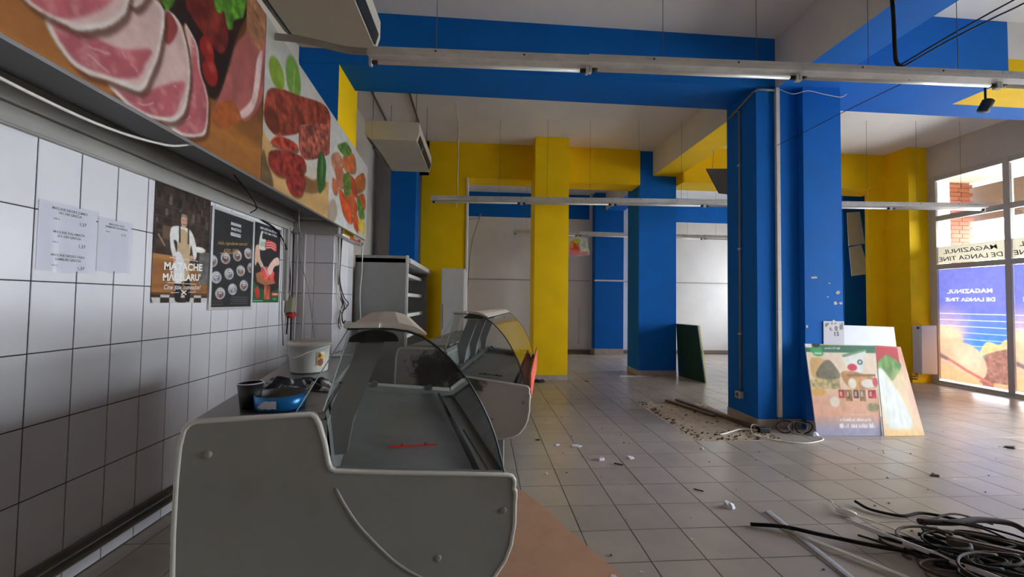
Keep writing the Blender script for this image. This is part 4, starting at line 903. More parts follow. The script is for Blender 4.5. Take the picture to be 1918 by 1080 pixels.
r = empty('framed_poster'); tag(r, 'framed black poster with rows of round meat packs', 'poster')
p = Paint(2.985, 3.49, 1.275, 1.985, .003, (44, 44, 47)); p.lay(np.ones(p.X.shape), (44, 44, 47), var=.12, f=12)
for i in range(4):
    for j in range(4):
        cx = 2.985+.03+.145*i+.05*(3-j)-.06; cy = 1.41+.115*j+.035*i-.03
        if j == 3 or not (2.96 < cx < 3.52): continue
        p.ell(cx, cy, .057, .044, (182, 180, 184), soft=.06, var=.25, f=30); p.ell(cx, cy-.006, .038, .027, R_.choice([(128, 96, 90), (150, 146, 158), (120, 84, 76)]), soft=.2, var=.5, f=40)
        p.rect(cx-.018, cx+.020, cy-.002, cy+.022, (206, 202, 206)); p.rect(cx-.012, cx+.014, cy+.006, cy+.012, (90, 86, 90))
for k in range(4): p.rect(3.22+.02*(k % 2), 3.46, 1.30+.017*k, 1.306+.017*k, (120, 116, 116), a=.7)
for k in range(3): p.rect(3.0, 3.14, 1.295+.013*k, 1.299+.013*k, (150, 122, 90), a=.6)
for z in (1.905, 1.825): p.rect(3.20, 3.33, z, z+.026, (202, 204, 206)); [p.rect(3.205, 3.325, z+.005+.007*q, z+.007+.007*q, (90, 92, 96), a=.6) for q in range(3)]
sheet('poster_print', p, PRINT, r)
T('lettering', 'MAESTRO', .030, 3.265, 1.868, PWHITE, r, bold=.02, sx=.95)
T('lettering', 'Hello, ingrediente naturale!', .038, 3.235, 1.755, PGOLD, r, shear=.3, sx=.88, dz=.12); T('lettering', 'ADIO, GRIJI!', .040, 3.21, 1.695, PGOLD, r, shear=.2, sx=.85, dz=.12)
MB().add([(XP+.002, 3.08, 1.672), (XP+.002, 3.34, 1.70), (XP+.002, 3.34, 1.705), (XP+.002, 3.08, 1.676)], [(0, 1, 2, 3)]).build('underline', PGOLD, r)
ALF = mat('poster_frame_alu', srgb(206, 206, 208), .35, metal=.3)
for a in ((2.97, 2.992, 1.258, 2.0), (3.482, 3.504, 1.258, 2.0)): MB().bbox(XW+.001, XW+.016, a[0], a[1], a[2], a[3], .003).build('frame_rail', ALF, r)
for a in ((1.258, 1.28), (1.98, 2.002)): MB().bbox(XW+.001, XW+.016, 2.992, 3.482, a[0], a[1], .003).build('frame_rail', ALF, r)

r = empty('knife_poster'); tag(r, 'dark poster with hands cutting meat above a green corner', 'poster')
p = Paint(3.515, 3.955, 1.312, 1.998, .0035, (40, 38, 42))
p.poly([(3.515, 1.50), (3.62, 1.44), (3.80, 1.40), (3.955, 1.45), (3.955, 1.312), (3.515, 1.312)], (34, 92, 52), smooth=False, var=.1, f=8)
p.poly([(3.56, 1.56), (3.70, 1.60), (3.92, 1.58), (3.95, 1.50), (3.72, 1.46), (3.58, 1.49)], (168, 106, 66), smooth=False, var=.2, f=8, fy=20)
p.poly([(3.64, 1.61), (3.74, 1.63), (3.86, 1.59), (3.88, 1.53), (3.76, 1.51), (3.66, 1.54)], (222, 84, 84), var=.25, f=24); p.poly([(3.86, 1.57), (3.95, 1.60), (3.955, 1.48), (3.88, 1.50)], (70, 36, 40), var=.4, f=20)
p.poly([(3.545, 1.79), (3.60, 1.80), (3.62, 1.70), (3.665, 1.64), (3.64, 1.615), (3.58, 1.66), (3.55, 1.62), (3.535, 1.68)], (218, 176, 152), var=.08, f=14)
p.poly([(3.74, 1.60), (3.78, 1.66), (3.86, 1.72), (3.93, 1.73), (3.945, 1.67), (3.86, 1.64), (3.82, 1.58), (3.78, 1.56)], (228, 190, 172), var=.08, f=14); p.line([(3.63, 1.67), (3.76, 1.55)], .006, (200, 200, 206))
p.poly([(3.60, 1.865), (3.625, 1.93), (3.645, 1.925), (3.64, 1.87), (3.70, 1.865), (3.70, 1.78), (3.60, 1.775)], (214, 220, 210), soft=0); p.rect(3.61, 3.70, 1.80, 1.845, (170, 186, 170)); p.poly([(3.70, 1.86), (3.78, 1.872), (3.88, 1.855), (3.88, 1.785), (3.78, 1.80), (3.70, 1.785)], (204, 60, 54), soft=0)
for q in range(3): p.line([(3.71, 1.80+.022*q), (3.79, 1.812+.022*q), (3.87, 1.80+.022*q)], .004, (232, 210, 206))
p.poly([(3.54, 1.42), (3.60, 1.46), (3.64, 1.36), (3.58, 1.34)], (196, 60, 56), smooth=False, var=.3, f=20); p.rect(3.70, 3.80, 1.34, 1.46, (186, 84, 64), var=.4, f=20); p.rect(3.83, 3.945, 1.37, 1.405, (206, 44, 48)); p.rect(3.84, 3.935, 1.382, 1.394, (240, 220, 220), a=.8); p.rect(3.85, 3.92, 1.335, 1.352, (120, 170, 110), a=.7); p.rect(3.53, 3.68, 1.325, 1.331, (190, 214, 190), a=.8)
p.words(3.60, 3.90, 1.952, .020, (226, 224, 226)); p.words(3.62, 3.90, 1.918, .020, (226, 224, 226))
sheet('poster_print', p, PRINT, r)

SLV = glass_mat('plastic_sleeve', (.97, .97, .98, 1), rough=.2, film=.04)
def sleeve(y0, y1, z0, z1, label, lines):
    r = empty('price_sheet'); tag(r, label, 'price sheet')
    MB().box(XW+.001, XW+.0025, y0+.008, y1-.008, z0+.01, z1-.006).build('paper', PAPER, r)
    N = 10; vs = []
    for i in range(N+1):
        y = y0+(y1-y0)*i/N; b = .005+.0012*math.sin(i*2.1)
        vs += [(XW+b, y, z0+.004*math.sin(i)), (XW+b+.0008*math.cos(i*1.3), y, z1)]
    MB().add(vs, [(2*i, 2*i+2, 2*i+3, 2*i+1) for i in range(N)]).build('plastic_sleeve', SLV, r, smooth=True, fix=False)
    for body, s, y, z in lines: text_mesh('lettering', body, s, (XW+.0035, y, z), (0, 1, 0), (0, 0, 1), PGREY, r, bold=.01, sx=.95)
sleeve(1.868, 2.145, 1.452, 1.768, 'longer plastic sleeve with three lines of prices on the tiles', [(t, s, 2.01+dx, 1.735-.105*k-dz) for k, (a, b) in enumerate((('MASLINE NEGRE JUMBO', '141-160 GRECIA'), ('MASLINE KALAMATA', '201-230 GRECIA'), ('MASLINE NEGRE FARA', 'SAMBURI GRECIA'))) for t, s, dx, dz in ((a, .016, .0, 0), (b, .016, 0, .018), ('1000 G', .010, -.06, .045), ('1,37', .022, .06, .055))])
sleeve(2.14, 2.345, 1.468, 1.748, 'shorter plastic sleeve with one printed price line', [('MASLINE VERZI', .014, 2.25, 1.715), ('SAMBURI 110 GRECIA', .014, 2.25, 1.70), ('1000 G', .009, 2.20, 1.676), ('3,15', .018, 2.29, 1.668)])

# ---- pipes and cables on the tiled wall
for k, z in enumerate((.155, .105)): tag(MB().tube([(XW+.03, .0, z), (XW+.03, 4.2, z)], .021, 10).build('heating_pipe', PIPE, smooth=True), ['upper heating pipe along the foot of the tiled wall', 'lower heating pipe along the foot of the tiled wall'][k], 'pipe')
ps = empty('industrial_plug', (XW+.04, 4.12, 1.27)); tag(ps, 'grey and red industrial plug hanging on the tiled wall', 'plug')
MB().prism([(-.045, -.055), (.045, -.055), (.03, .085), (-.03, .085)], lambda u, w, d: (d, u, w), -.03, .03).build('grey_body', mat('plug_grey', srgb(150, 146, 120), .5), ps)
MB().tube([(0, 0.01, -.055), (.01, .03, -.10)], .036, 14).tube([(.0, .015, -.06), (.0, .018, -.072)], .042, 14).build('red_collar', RED, ps, smooth=False)
MB().tube(crom([(0, 0, .085), (.0, -.02, .12), (-.01, -.03, .16), (-.02, -.02, .3), (-.02, -.02, .78)], 5), .009, 7).build('cable', CGRY, ps)
WC = [([(XW+.02, 3.98, 2.03), (XW+.02, 4.0, 1.6), (XW+.025, 3.98, 1.3), (XW+.03, 4.02, .9)], CGRY, 'grey cable hanging beside the knife poster'),
      ([(XW+.012, 3.6, 2.03), (XW+.02, 3.85, 1.98), (XW+.02, 4.05, 1.83), (XW+.02, 4.12, 1.65), (XW+.02, 4.14, 1.45), (XW+.02, 4.10, 1.0)], CBLK, 'dark cable arching over the knife poster to the corner'),
      ([(XW+.02, 4.17, 2.05), (XW+.02, 4.19, 1.6), (XW+.025, 4.17, 1.2), (XW+.03, 4.18, .7)], CBRN, 'brown cable running down the wall corner'),
      ([(XW+.045, 4.21, 2.05), (XW+.05, 4.215, 1.5), (XW+.04, 4.21, .8)], CWHT, 'pale cable running down the wall corner')]
for P, m_, lb_ in WC: cable('wall_cable', P, .007, m_, lb_)
tag(MB().bbox(XW+.005, XW+.03, 4.05, 4.085, 1.33, 2.03, .003).build('wall_conduit', GREYT), 'grey square conduit above the industrial plug', 'conduit')
tag(MB().tube([(-1.81, 4.222, 2.04), (-1.81, 4.222, .5)], .011, 8).build('pier_pipe', mat('white_pipe', srgb(206, 202, 198), .5), smooth=True), 'thin white pipe on the front of the tiled pier', 'pipe')
cable('pier_cable', [(-1.86, 4.215, 2.04), (-1.84, 4.20, 1.75), (-1.75, 4.195, 1.45), (-1.70, 4.2, 1.1), (-1.67, 4.205, .9)], .005, CGRY, 'slack grey cable slanting across the tiled pier')
BN = [(CWHT, -.0), (CBRN, .012), (CGRY, .024), (CWHT, .036), (CBLK, .05), (CBRN, .06)]
WORDS = ['white cable of the bundle nearest the corner edge', 'brown cable of the bundle on the pier edge', 'grey cable of the bundle on the pier edge', 'second white cable of the bundle on the pier edge', 'black cable of the bundle on the pier edge', 'outermost brown cable of the bundle on the pier edge']
for k, (m_, dy) in enumerate(BN):
    j = R_.uniform(-.02, .02); y = 4.25+dy*1.6
    P = [(-1.505+.004*k, y, 1.995), (-1.50, y+.01+j, 1.8), (-1.495, y+.005-j, 1.55), (-1.485, y+.05*(k % 3), 1.38), (-1.48, y+.11*(k % 3)+.02, 1.27+.03*(k % 2)), (-1.48, y+.05, 1.2), (-1.49, y+.03+.02*k, 1.12-.03*(k % 2)), (-1.485, y+.07+.02*k, 1.02+.02*k)]
    cable('pier_cable', P, .006, m_, WORDS[k], grp='cable bundle on the pier')
cable('pier_cable', [(-1.44, 4.92, 2.02), (-1.44, 4.925, 1.7), (-1.45, 4.90, 1.4), (-1.44, 4.92, 1.1), (-1.45, 4.91, .9)], .007, CWHT, 'single white cable hanging before the grey shelf side')
cable('sign_cable', [(-1.62, .9, 2.13), (-1.60, 1.3, 2.07), (-1.56, 1.7, 2.04), (-1.52, 2.0, 2.07), (-1.47, 2.12, 2.12)], .006, CWHT, 'pale cable sagging under the dark board behind the sign')
cable('sign_cable', [(-1.62, 2.7, 2.15), (-1.6, 2.85, 2.06), (-1.63, 3.0, 2.0), (-1.70, 3.05, 1.97)], .004, CBLK, 'short black wire dangling under the dark board')
cable('sign_cable', [(-1.6, 3.6, 2.13), (-1.62, 3.65, 2.0), (-1.60, 3.66, 1.88)], .004, CGRY, 'short grey wire dangling near the knife poster')

# ---- boards, radiator, notices on the window side
def slab(name, P, t, m, parent=None):
    """thin board from four corners (BL, BR, TR, TL), thickness t behind its face"""
    P = [Vector(q) for q in P]; nn = (P[1]-P[0]).cross(P[3]-P[0]).normalized()*t
    return MB().add(P+[q-nn for q in P], [(0, 1, 2, 3), (7, 6, 5, 4), (0, 4, 5, 1), (1, 5, 6, 2), (2, 6, 7, 3), (3, 7, 4, 0)]).build(name, m, parent)
def board_print(p, P, parent, name):
    BL, BR, TR, TL = [np.array(q, float) for q in P]
    nn = np.cross(BR-BL, TL-BL); nn = nn/np.linalg.norm(nn)*.0015
    return p.build(name, lambda X, Y: tuple((BL*(1-X)*(1-Y) if False else (BL[i]*(1-X)*(1-Y)+BR[i]*X*(1-Y)+TR[i]*X*Y+TL[i]*(1-X)*Y+nn[i])) for i in range(3)), PRINTM, parent)
fb = empty('food_board', (0, 0, 0)); tag(fb, 'upside-down food advert board leaning on the big blue column', 'board')
LP = [(3.49, 3.962, .002), (4.19, 3.94, .002), (4.335, 4.135, .925), (3.515, 4.135, .935)]
slab('panel', LP, .01, PANEL, fb)
p = Paint(0, 1, 0, 1, .0065, (238, 216, 192)); p.grad(lambda X, Y: (.62-Y)/.25, (232, 178, 150)); p.grad(lambda X, Y: (.22-Y)/.16, (172, 168, 196))
p.rect(0, 1, .905, .99, (60, 116, 88)); p.rect(0, .16, .955, 1, (236, 234, 230)); p.ell(.15, .935, .085, .05, (70, 160, 100)); p.ell(.17, .89, .075, .03, (90, 176, 110)); p.rect(.12, .22, .888, .9, (230, 240, 230)); p.ell(.15, .99, .06, .03, (40, 44, 44))
p.words(.27, .50, .945, .02, (216, 232, 222))
p.poly([(.06, .84), (.3, .80), (.45, .62), (.36, .6), (.06, .62)], (222, 178, 116), soft=3); p.poly([(.1, .64), (.18, .76), (.30, .82), (.40, .74), (.45, .63), (.28, .60)], (128, 118, 98), var=.3, f=12); p.rect(.0, .44, .50, .60, (196, 176, 120), var=.45, f=22, a=.9); p.ell(.1, .46, .12, .04, (228, 176, 100))
p.poly([(.50, .88), (.86, .93), (.80, .70), (.60, .66)], (228, 228, 224), smooth=False, var=.06, f=6); p.poly([(.50, .88), (.86, .95), (.86, .93), (.52, .85)], (110, 150, 110), smooth=False); p.ell(.64, .74, .07, .04, (214, 60, 80)); p.ell(.76, .80, .04, .03, (70, 96, 80)); p.ell(.76, .80, .02, .015, (220, 220, 220))
p.poly([(.46, .66), (.6, .70), (.95, .62), (.96, .52), (.6, .5)], (198, 144, 92), var=.25, f=10); p.rect(.55, .97, .64, .665, (150, 112, 80)); p.ell(.62, .56, .06, .06, (238, 228, 206)); p.ell(.86, .56, .11, .05, (236, 226, 214)); p.ell(.96, .58, .04, .05, (214, 90, 96))
for k, (a, b, c_) in enumerate(((.40, .49, (176, 56, 56)), (.50, .60, (150, 110, 60)), (.62, .70, (110, 70, 60)), (.71, .80, (146, 112, 84)), (.84, .96, (196, 50, 60)))): p.rect(a, b, .40-.03*(k % 2), .49, c_, var=.5, f=24); p.rect(a+.02, a+.05, .42, .47, (230, 214, 190), a=.7)
p.ell(.33, .36, .07, .055, (240, 224, 206)); p.ell(.9, .30, .1, .05, (150, 156, 110), a=.7, var=.4, f=20); p.ell(.45, .33, .04, .08, (206, 160, 130), a=.6)
p.words(.36, .92, .08, .045, (244, 242, 244)); p.words(.38, .86, .155, .026, (240, 232, 228)); p.words(.56, .84, .215, .016, (240, 226, 214), a=.6)
o = board_print(p, LP, fb, 'food_print')
fb2 = empty('lettuce_board', (0, 0, 0)); tag(fb2, 'second advert board with red field and lettuce, leaning beside the first', 'board')
LQ = [(4.185, 3.90, .002), (4.66, 3.915, .002), (4.655, 4.165, .905), (4.30, 4.13, .922)]
LQ = [(4.20, 3.925, .002), (4.66, 3.925, .002), (4.645, 4.14, .905), (4.345, 4.14, .922)]
slab('panel', LQ, .008, PANEL, fb2)
p = Paint(0, 1, 0, 1, .009, (240, 214, 178)); p.grad(lambda X, Y: (Y-.62)/.2, (226, 180, 140)); p.poly([(.0, 1.0), (.85, 1.0), (.8, .80), (.4, .72), (.0, .74)], (196, 52, 58), smooth=False, soft=2); p.poly([(.84, 1), (1, 1), (1, .7), (.9, .78)], (230, 160, 146), smooth=False)
p.poly([(.02, .80), (.2, .86), (.4, .9), (.6, .86), (.85, .80), (.75, .72), (.6, .66), (.42, .60), (.25, .66), (.05, .72)], (110, 154, 76), var=.35, f=9)
p.poly([(.02, .72), (.3, .66), (.68, .34), (.72, .08), (.2, .08), (.05, .3)], (236, 240, 236), soft=4); p.grad(lambda X, Y: (.09-Y)/.04, (246, 206, 150)); p.ell(1.0, .5, .14, .4, (232, 170, 160), soft=.8, a=.6); p.ell(.7, .62, .3, .08, (226, 206, 160), soft=.8, a=.6)
board_print(p, LQ, fb2, 'lettuce_print')
slab_o = slab('white_board', [(4.45, 4.62, .002), (5.23, 4.62, .002), (5.30, 4.80, 1.09), (4.50, 4.80, 1.11)], .016, PANEL); tag(slab_o, 'plain white board leaning behind the food adverts', 'board')
tag(slab('wood_sliver', [(4.78, 4.64, 1.03), (5.24, 4.655, .95), (5.24, 4.66, .965), (4.80, 4.66, 1.09)], .006, WOOD), 'thin wooden lath resting on the white board', 'lath') if False else None
r = empty('plastic_sheet', (4.60, 4.14, 0)); tag(r, 'small blue plastic sheet poking out behind the advert boards', 'sheet')
slab('sheet', [(-.02, .06, .002), (.12, .08, .002), (.17, .22, .75), (-.02, .22, .77)], .006, mat('blue_plastic', srgb(80, 80, 196), .4), r)
nt = empty('paper_notice', (0, 0, 0)); tag(nt, 'white paper notice taped low on the blue column', 'notice')
MB().box(3.757, 4.0, 4.162, 4.164, .90, 1.182).build('paper', PAPER, nt); MB().box(3.865, 3.89, 4.160, 4.163, 1.17, 1.195).build('tape', CWHT, nt)
text_mesh('lettering', '15', .065, (3.905, 4.1605, 1.02), (1, 0, 0), (0, 0, 1), PBLACK, nt, bold=.02, sx=1.1)
p = Paint(3.775, 3.985, 1.075, 1.165, .006, (222, 220, 226)); p.lay((p.noise(50, oct=2) > .04).astype(float)*.55, (70, 68, 80)); p.build('smudged_print', lambda X, Y: (X, 0*X+4.1612, Y), PRINTM, nt)
rd = empty('radiator', (7.62, 6.44, .19)); tag(rd, 'white panel radiator on short pipes by the window', 'radiator')
MB().bbox(-.0, .30, .0, .10, 0, .845, .012).build('panel', RADW, rd); MB().bbox(-.012, -.002, .015, .135, .01, .835, .004).build('side_cover', RADW, rd); MB().bbox(.0, .30, .11, .14, .02, .83, .01).build('rear_panel', RADW, rd)
for k in range(6): MB().box(.02+.045*k, .045+.045*k, .02, .09, .845, .848).build('vent', PGREY, rd)
MB().tube([(.02, .12, .03), (.02, .12, -.06), (-.6, .5, -.06)], .011, 8).tube([(.06, .13, .03), (.06, .13, -.11), (-.6, .54, -.11)], .011, 8).build('supply_pipe', mat('copper_pipe', srgb(150, 110, 84), .45, metal=.4), rd); MB().bbox(-.03, .0, .02, .05, .78, .82, .004).build('valve', BLK, rd)
gb = empty('green_board'); tag(gb, 'dark green board with pale edge leaning on the far blue column', 'board')
GP = [(3.735, 7.36, .002), (3.86, 6.67, .002), (3.725, 6.67, .98), (3.69, 7.36, .975)]
slab('panel', GP, -.018, GREENB, gb)
MB().bar((3.874, 6.664, .004), (3.739, 6.664, .985), .022, .006, up=(0, 1, 0)).bar((3.735, 6.67, .985), (3.698, 7.36, .98), .024, .006).build('edge_band', mat('edge_band', srgb(214, 206, 140), .5), gb)
for k, P in enumerate(([(7.92, 8.10, 2.66), (8.30, 8.10, 2.72), (8.24, 8.15, 3.43), (7.94, 8.15, 3.40)], [(7.90, 8.02, 2.0), (8.33, 8.02, 2.06), (8.20, 8.09, 2.69), (7.92, 8.09, 2.63)])):
    slab_o = slab('white_sheet', P, .012, PANEL); tag(slab_o, ['upper tilted white board on the blue rear pier', 'lower tilted white board on the blue rear pier'][k], 'board')
dp = empty('hanging_sign', (0, 0, 0)); tag(dp, 'dark back of a sign hung high beside the blue column', 'sign')
slab('panel', [(3.70, 6.0, 3.10), (4.35, 6.0, 3.06), (4.35, 6.02, 3.52), (3.50, 6.02, 3.49)], .02, mat('dark_brown_board', srgb(52, 42, 36), .7), dp)
for x in (3.6, 4.25): MB().tube([(x, 6.02, 3.49), (x+.05, 6.02, 4.26)], .003, 5).build('hanging_wire', WIRE, dp)
fp = empty('fruit_poster', (0, 0, 0)); tag(fp, 'bright fruit picture hanging askew from the rear lamp row', 'poster')
p = Paint(0, 1, 0, 1, .03, (222, 226, 214)); p.ell(.3, .45, .28, .4, (236, 100, 70), var=.25, f=7); p.ell(.42, .8, .2, .15, (196, 206, 70)); p.ell(.75, .5, .25, .35, (206, 216, 190), var=.3, f=9); p.ell(.2, .15, .3, .15, (226, 140, 150)); p.ell(.7, .12, .25, .1, (220, 150, 160)); p.ell(.12, .6, .1, .2, (240, 160, 70))
FQ = [(2.06, 9.40, 2.45), (2.56, 9.40, 2.485), (2.49, 9.40, 2.905), (2.05, 9.40, 2.92)]; slab('panel', FQ, .006, PANEL, fp); board_print(p, FQ, fp, 'fruit_print')
for x in (2.1, 2.45): MB().tube([(x, 9.402, 2.90), (x, 9.44, 2.985)], .003, 5).build('tie', WIRE, fp)
tag(MB().tube(crom([(-.29, 7.6, 2.9), (-.1, 7.9, 3.0), (-.05, 7.95, 3.08), (-.2, 7.95, 2.6), (-.25, 7.9, 2.2), (-.28, 7.7, 1.6)], 6), .008, 6).build('loose_wire', CGRY), 'loose looped wires hanging at the white jamb', 'cable')

# ---- things lying on the floor
tag(MB().bbox(2.56, 3.2, 7.27, 7.30, .001, .012, .002).build('floor_lath', PANEL), 'white lath lying before the far blue column', 'lath')
cb = MB(); CP = [(.0, 1.42), (.20, 1.30), (.90, 1.55), (.71, 1.975), (.521, 2.404), (.42, 2.66), (.335, 2.85), (.30, 2.905), (.255, 2.91), (-.02, 2.86), (-.27, 2.78)]
CE = []
for i in range(len(CP)):
    a, b = CP[i], CP[(i+1) % len(CP)]; n_ = max(1, int(math.hypot(b[0]-a[0], b[1]-a[1])/.05))
    for k in range(n_): CE.append((a[0]+(b[0]-a[0])*k/n_+R_.uniform(-.005, .005), a[1]+(b[1]-a[1])*k/n_+R_.uniform(-.005, .005)))
tag(cb.prism(CE, lambda u, w, d: (u, w, d), .0015, .0065).build('cardboard_sheet', CARD), 'flat brown hardboard sheet on the floor beside the near counter', 'cardboard')
for k, (a, b, w, lb_) in enumerate((((2.575, 5.43), (2.80, 4.66), .06, 'shorter weathered plank on the bare mortar'), ((2.735, 5.46), (2.985, 4.19), .06, 'longer weathered plank on the bare mortar'))):
    tag(MB().bar((a[0], a[1], .017), (b[0], b[1], .017), w, .024).build('wooden_plank', WOOD), lb_, 'plank')
rub = MB()
def chip(x, y, s):
    n_ = R_.randint(4, 6); a0 = R_.uniform(0, 6); z0 = R_.uniform(-.002, .002); h = s*R_.uniform(.2, .6)
    pts = [(x+s*R_.uniform(.5, 1.1)*math.cos(a0+6.283*k/n_)*1.4, y+s*R_.uniform(.5, 1.1)*math.sin(a0+6.283*k/n_)) for k in range(n_)]
    rub.prism(pts, lambda u, w, d: (u, w, d+(u-x)*.3), z0, z0+h)
for _ in range(330):
    t = R_.random(); ed = R_.random()
    if ed < .45: x = 2.15+abs(R_.gauss(0, .07)); y = R_.uniform(3.87, 5.42)
    elif ed < .8: x = R_.uniform(2.3, 3.05); y = 3.87+abs(R_.gauss(0, .13))
    else: x = R_.uniform(2.25, 3.0); y = R_.uniform(3.9, 5.3)
    chip(x, y, R_.uniform(.003, .016)*R_.uniform(.4, 1.2))
tag(rub.build('mortar_rubble', CHIP), 'dark crumbs of broken mortar on the bare floor patch', 'rubble', kind='stuff')
# mains leads at the column foot
eb = empty('socket_block', (3.0, 4.10, 0)); tag(eb, 'black socket block lying at the foot of the blue column', 'socket block')
MB().bbox(-.06, .06, -.04, .04, .001, .055, .008).build('body', BLK, eb)
for x in (-.03, .03): MB().lathe([(0, .002), (.018, .002), (.02, 0)], (x, 0, .055), 14).build('socket', PGREY, eb)
cable('white_flex', [(2.94, 4.10, .02), (2.80, 4.16, .015), (2.66, 4.10, .012), (2.52, 4.03, .01), (2.47, 4.02, .012)], .008, CWHT, 'short white flex lying on the rubble patch')
cable('white_flex', [(3.05, 4.12, .03), (2.96, 4.2, .05), (2.86, 4.08, .012), (2.84, 3.94, .008), (3.0, 3.78, .008), (3.2, 3.74, .008), (3.44, 3.83, .008), (3.46, 3.93, .01)], .006, CWHT, 'long white flex looping over the floor before the column')
for k, (cx, cy, rr) in enumerate(((3.25, 4.10, .085), (3.36, 4.06, .095), (3.44, 4.08, .09))):
    cable('flex_loop', [(cx+rr*math.cos(a)*(1+.1*math.sin(3*a+k)), cy+.05*math.sin(a), .055+.05*math.sin(a+.5)) for a in [q*.55+k for q in range(14)]], .007, [CBRN, CGRY, CBRN][k], ['first brown flex loop at the column foot', 'grey flex loop at the column foot', 'second brown flex loop, nearest the food advert'][k])
tag(MB().add([(3.47+.05*math.cos(a)*s, 3.97+.03*math.sin(a)*s, z) for s, z in ((1, .001), (.7, .03), (.2, .042)) for a in [k*.785 for k in range(8)]], [(i, (i+1) % 8, 8+(i+1) % 8, 8+i) for i in range(8)]+[(8+i, 8+(i+1) % 8, 16+(i+1) % 8, 16+i) for i in range(8)]+[tuple(range(16, 24))]).build('crumpled_tissue', PAPER), 'crumpled white tissue at the foot of the food advert', 'tissue')

# heap of stripped cable and metal strips, front right
def strip3(name, a, b, w, h, m, label, cat='strip'):
    return tag(MB().bar(a, b, w, h).bar(Vector(a)+Vector((0, 0, h*.5)), Vector(b)+Vector((0, 0, h*.5)), w*.35, h*.4).build(name, m), label, cat)
strip3('metal_strip', (1.88, 2.53, .006), (1.825, 1.55, .006), .032, .008, GALV, 'pale metal strip pointing towards the white flex, outside the heap')
strip3('metal_strip', (1.80, 2.34, .018), (2.42, 1.42, .010), .026, .006, mat('pale_strip', srgb(206, 200, 188), .6), 'flat cream strip crossing over the pale metal strip')
strip3('metal_strip', (2.21, 2.30, .06), (2.55, 1.55, .075), .022, .018, GALV, 'raised metal strip lying across the cable heap')
strip3('metal_strip', (2.20, 2.22, .02), (2.44, 1.95, .02), .016, .006, CBLK, 'short dark strip under the raised metal strip')
strip3('wood_batten', (2.62, 2.10, .045), (3.15, 1.72, .05), .05, .04, mat('grey_batten', srgb(112, 96, 88), .8, var=.15), 'grey-brown wooden batten at the edge of the cable heap', 'batten')
cable('black_cable', [(1.655, 2.375, .012), (1.82, 2.31, .028), (2.0, 2.2, .03), (2.25, 2.07, .03), (2.5, 1.98, .04)], .011, CBLK, 'straight black cable lying over both pale strips')
cable('black_cable', [(2.56, 2.60, .02), (2.57, 2.50, .015), (2.70, 2.42, .012), (2.86, 2.44, .015), (2.99, 2.38, .012), (3.08, 2.28, .01)], .009, CBLK, 'wavy black cable farthest from the camera in the heap')
cable('black_cable', [(2.62, 2.25, .07), (2.80, 2.22, .075), (3.0, 2.24, .075), (3.18, 2.22, .06), (3.22, 2.16, .03)], .017, mat('sheath', srgb(70, 60, 60), .8, spec=.2), 'thick grey sheathed cable bowing over the heap')
cable('white_switch_lead', [(2.40, 2.62, .02), (2.36, 2.5, .015), (2.44, 2.30, .03), (2.50, 2.12, .03)], .005, CWHT, 'thin white lead with an inline switch in the heap')
tag(MB().lathe([(0, -.055), (.014, -.05), (.02, -.02), (.02, .02), (.014, .05), (0, .055)], n=14).build('inline_switch', TUBE, smooth=True), 'white oval inline switch at the tip of the cable heap', 'switch')
o = bpy.data.objects['inline_switch']; o.location = (2.36, 2.46, .022); o.rotation_euler = (math.pi/2, 0, .75)
CDG = mat('dusty_cable', srgb(104, 94, 86), .85, spec=.2); HC = [(CBLK, .008), (CBRN, .007), (CDG, .006), (CBLK, .011), (CBLK, .006), (CDG, .007)]
for k in range(34):
    m_, rr = HC[k % 6]; cx = 2.60+R_.uniform(-.24, .36); cy = 1.98+R_.uniform(-.24, .16); ra = R_.uniform(.10, .26); rb = ra*R_.uniform(.35, .7); th = R_.uniform(-.9, .3); zz = R_.uniform(.01, .05); ph = R_.uniform(0, 6.28); span = R_.uniform(4.2, 8.5); up = R_.uniform(.0, .07)
    P = []
    for q in range(14):
        a = ph+span*q/13; g = 1+.12*math.sin(2*a+k); u, v = ra*g*math.cos(a), rb*g*math.sin(a)
        P.append((cx+u*math.cos(th)-v*math.sin(th), cy+u*math.sin(th)+v*math.cos(th), rr+max(0, zz+up*math.sin(a*.5+k))))
    cable('scrap_cable', P, rr, m_, '%s scrap cable looped in the floor heap' % ['medium black', 'brown', 'thin dusty grey', 'thick black', 'thin black', 'thicker dusty grey'][k % 6], grp='tangled scrap cables', k=5)
for k in range(9):
    a = R_.uniform(-1.0, .1); x, y = 2.45+R_.uniform(-.1, .5), 2.1+R_.uniform(-.25, .15); L_ = R_.uniform(.25, .55); z = R_.uniform(.02, .08); b = R_.uniform(-.08, .08)
    cable('scrap_cable', [(x, y, z), (x+.5*L_*math.cos(a)-b*math.sin(a), y+.5*L_*math.sin(a)+b*math.cos(a), z+.02), (x+L_*math.cos(a), y+L_*math.sin(a), max(.01, z-.03))], .006, [CBLK, CDG, CBRN][k % 3], 'short %s scrap cable end sticking out of the floor heap' % ['black', 'grey', 'brown'][k % 3], grp='scrap cable ends', k=6)
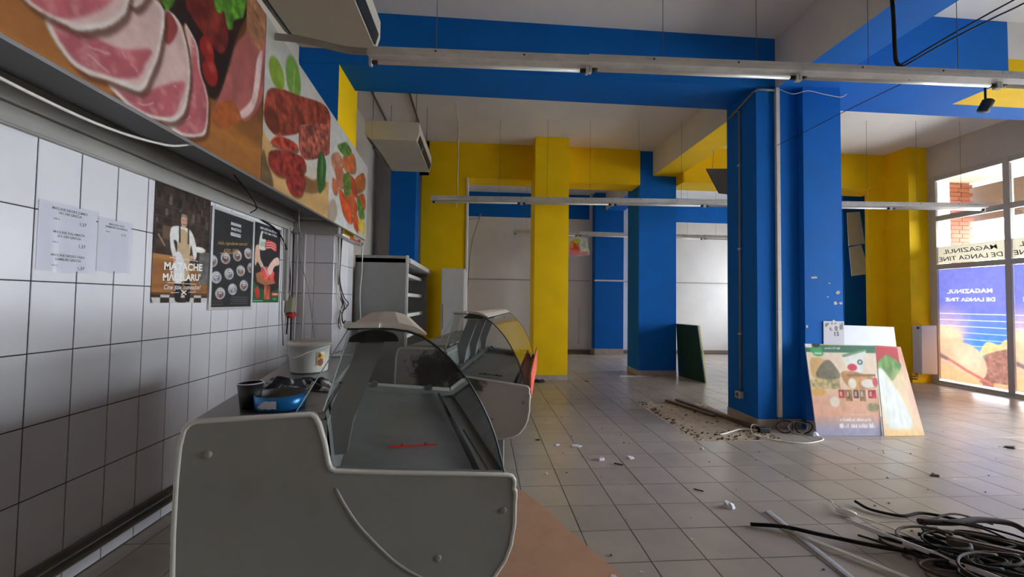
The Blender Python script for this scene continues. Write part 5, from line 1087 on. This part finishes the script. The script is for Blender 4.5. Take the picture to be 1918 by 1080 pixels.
# litter
def scrap(x, y, s, m, label, name='paper_scrap', cat='litter', grp='litter on the floor', tall=.3):
    n_ = 7; a0 = R_.uniform(0, 6); pts = [(s*R_.uniform(.6, 1.1)*math.cos(a0+6.283*k/n_)*1.3, s*R_.uniform(.5, 1)*math.sin(a0+6.283*k/n_)) for k in range(n_)]
    vs = [(u, w, .0008) for u, w in pts]+[(u*.8, w*.75, .002+s*tall*R_.uniform(.3, 1)) for u, w in pts]+[(0, 0, s*tall*.8)]
    fs = [tuple(range(n_-1, -1, -1))]+[(i, (i+1) % n_, n_+(i+1) % n_, n_+i) for i in range(n_)]+[(n_+i, n_+(i+1) % n_, 2*n_) for i in range(n_)]
    o = MB().add(vs, fs).build(name, m); o.location = (x, y, .0008); tag(o, label, cat, grp); return o
DK = mat('dark_litter', srgb(52, 44, 40), .9)
scrap(.729, 3.80, .032, PAPER, 'flat white paper scrap nearest the farther counter'); scrap(.905, 3.75, .042, PAPER, 'flat white paper scrap second from the farther counter')
scrap(1.04, 3.43, .036, PAPER, 'crumpled clear wrapper in the middle of the aisle', tall=.6); scrap(1.31, 3.45, .03, PAPER, 'small crumpled paper beside the tile joint', tall=.6)
scrap(1.666, 2.60, .036, PAPER, 'crumpled white paper ball short of the cable heap', tall=1.1); scrap(2.07, 3.64, .02, PAPER, 'small white scrap just short of the rubble patch', tall=.8)
scrap(.565, 3.94, .02, DK, 'small dark crumb nearest the farther counter', 'dark_scrap'); scrap(1.81, 6.82, .035, DK, 'dark scrap on the floor near the yellow column', 'dark_scrap'); scrap(3.64, 3.0, .035, mat('brown_litter', srgb(96, 74, 62), .9), 'brown twisted litter in the open floor before the advert boards', 'brown_scrap', tall=.5); scrap(5.12, 3.56, .05, DK, 'dark splintered litter farthest towards the window', 'dark_scrap')
scrap(.98, 6.78, .09, DK, 'black rag at the foot of the yellow column', 'black_rag', tall=.5)
tag(MB().tube([(1.19, 3.30, .006), (1.13, 3.34, .006)], .005, 6).build('cable_offcut', CBLK), 'short black cable offcut lying in the aisle', 'litter')
tag(MB().tube([(1.56, 2.86, .005), (1.61, 2.82, .005)], .004, 6).build('cable_offcut', CBLK), 'short black cable offcut before the paper ball', 'litter')
cr_ = MB()
for _ in range(170):
    x = R_.uniform(.3, 5.2); y = R_.uniform(1.7, 6.6)
    if 2.1 < x < 4.8 and 3.7 < y < 5.5: continue
    s = R_.uniform(.003, .009)*(1 if R_.random() < .9 else 1.8); z = .0015
    n_ = 5; a0 = R_.uniform(0, 6); cr_.prism([(x+s*R_.uniform(.5, 1.2)*math.cos(a0+1.256*k), y+s*R_.uniform(.5, 1.2)*math.sin(a0+1.256*k)) for k in range(n_)], lambda u, w, d: (u, w, d), z, z+s*.5, R_.choice([0, 0, 0, 1]))
tag(cr_.build('floor_crumbs', [DK, PAPER]), 'tiny crumbs and specks of debris over the floor', 'crumbs', kind='stuff')
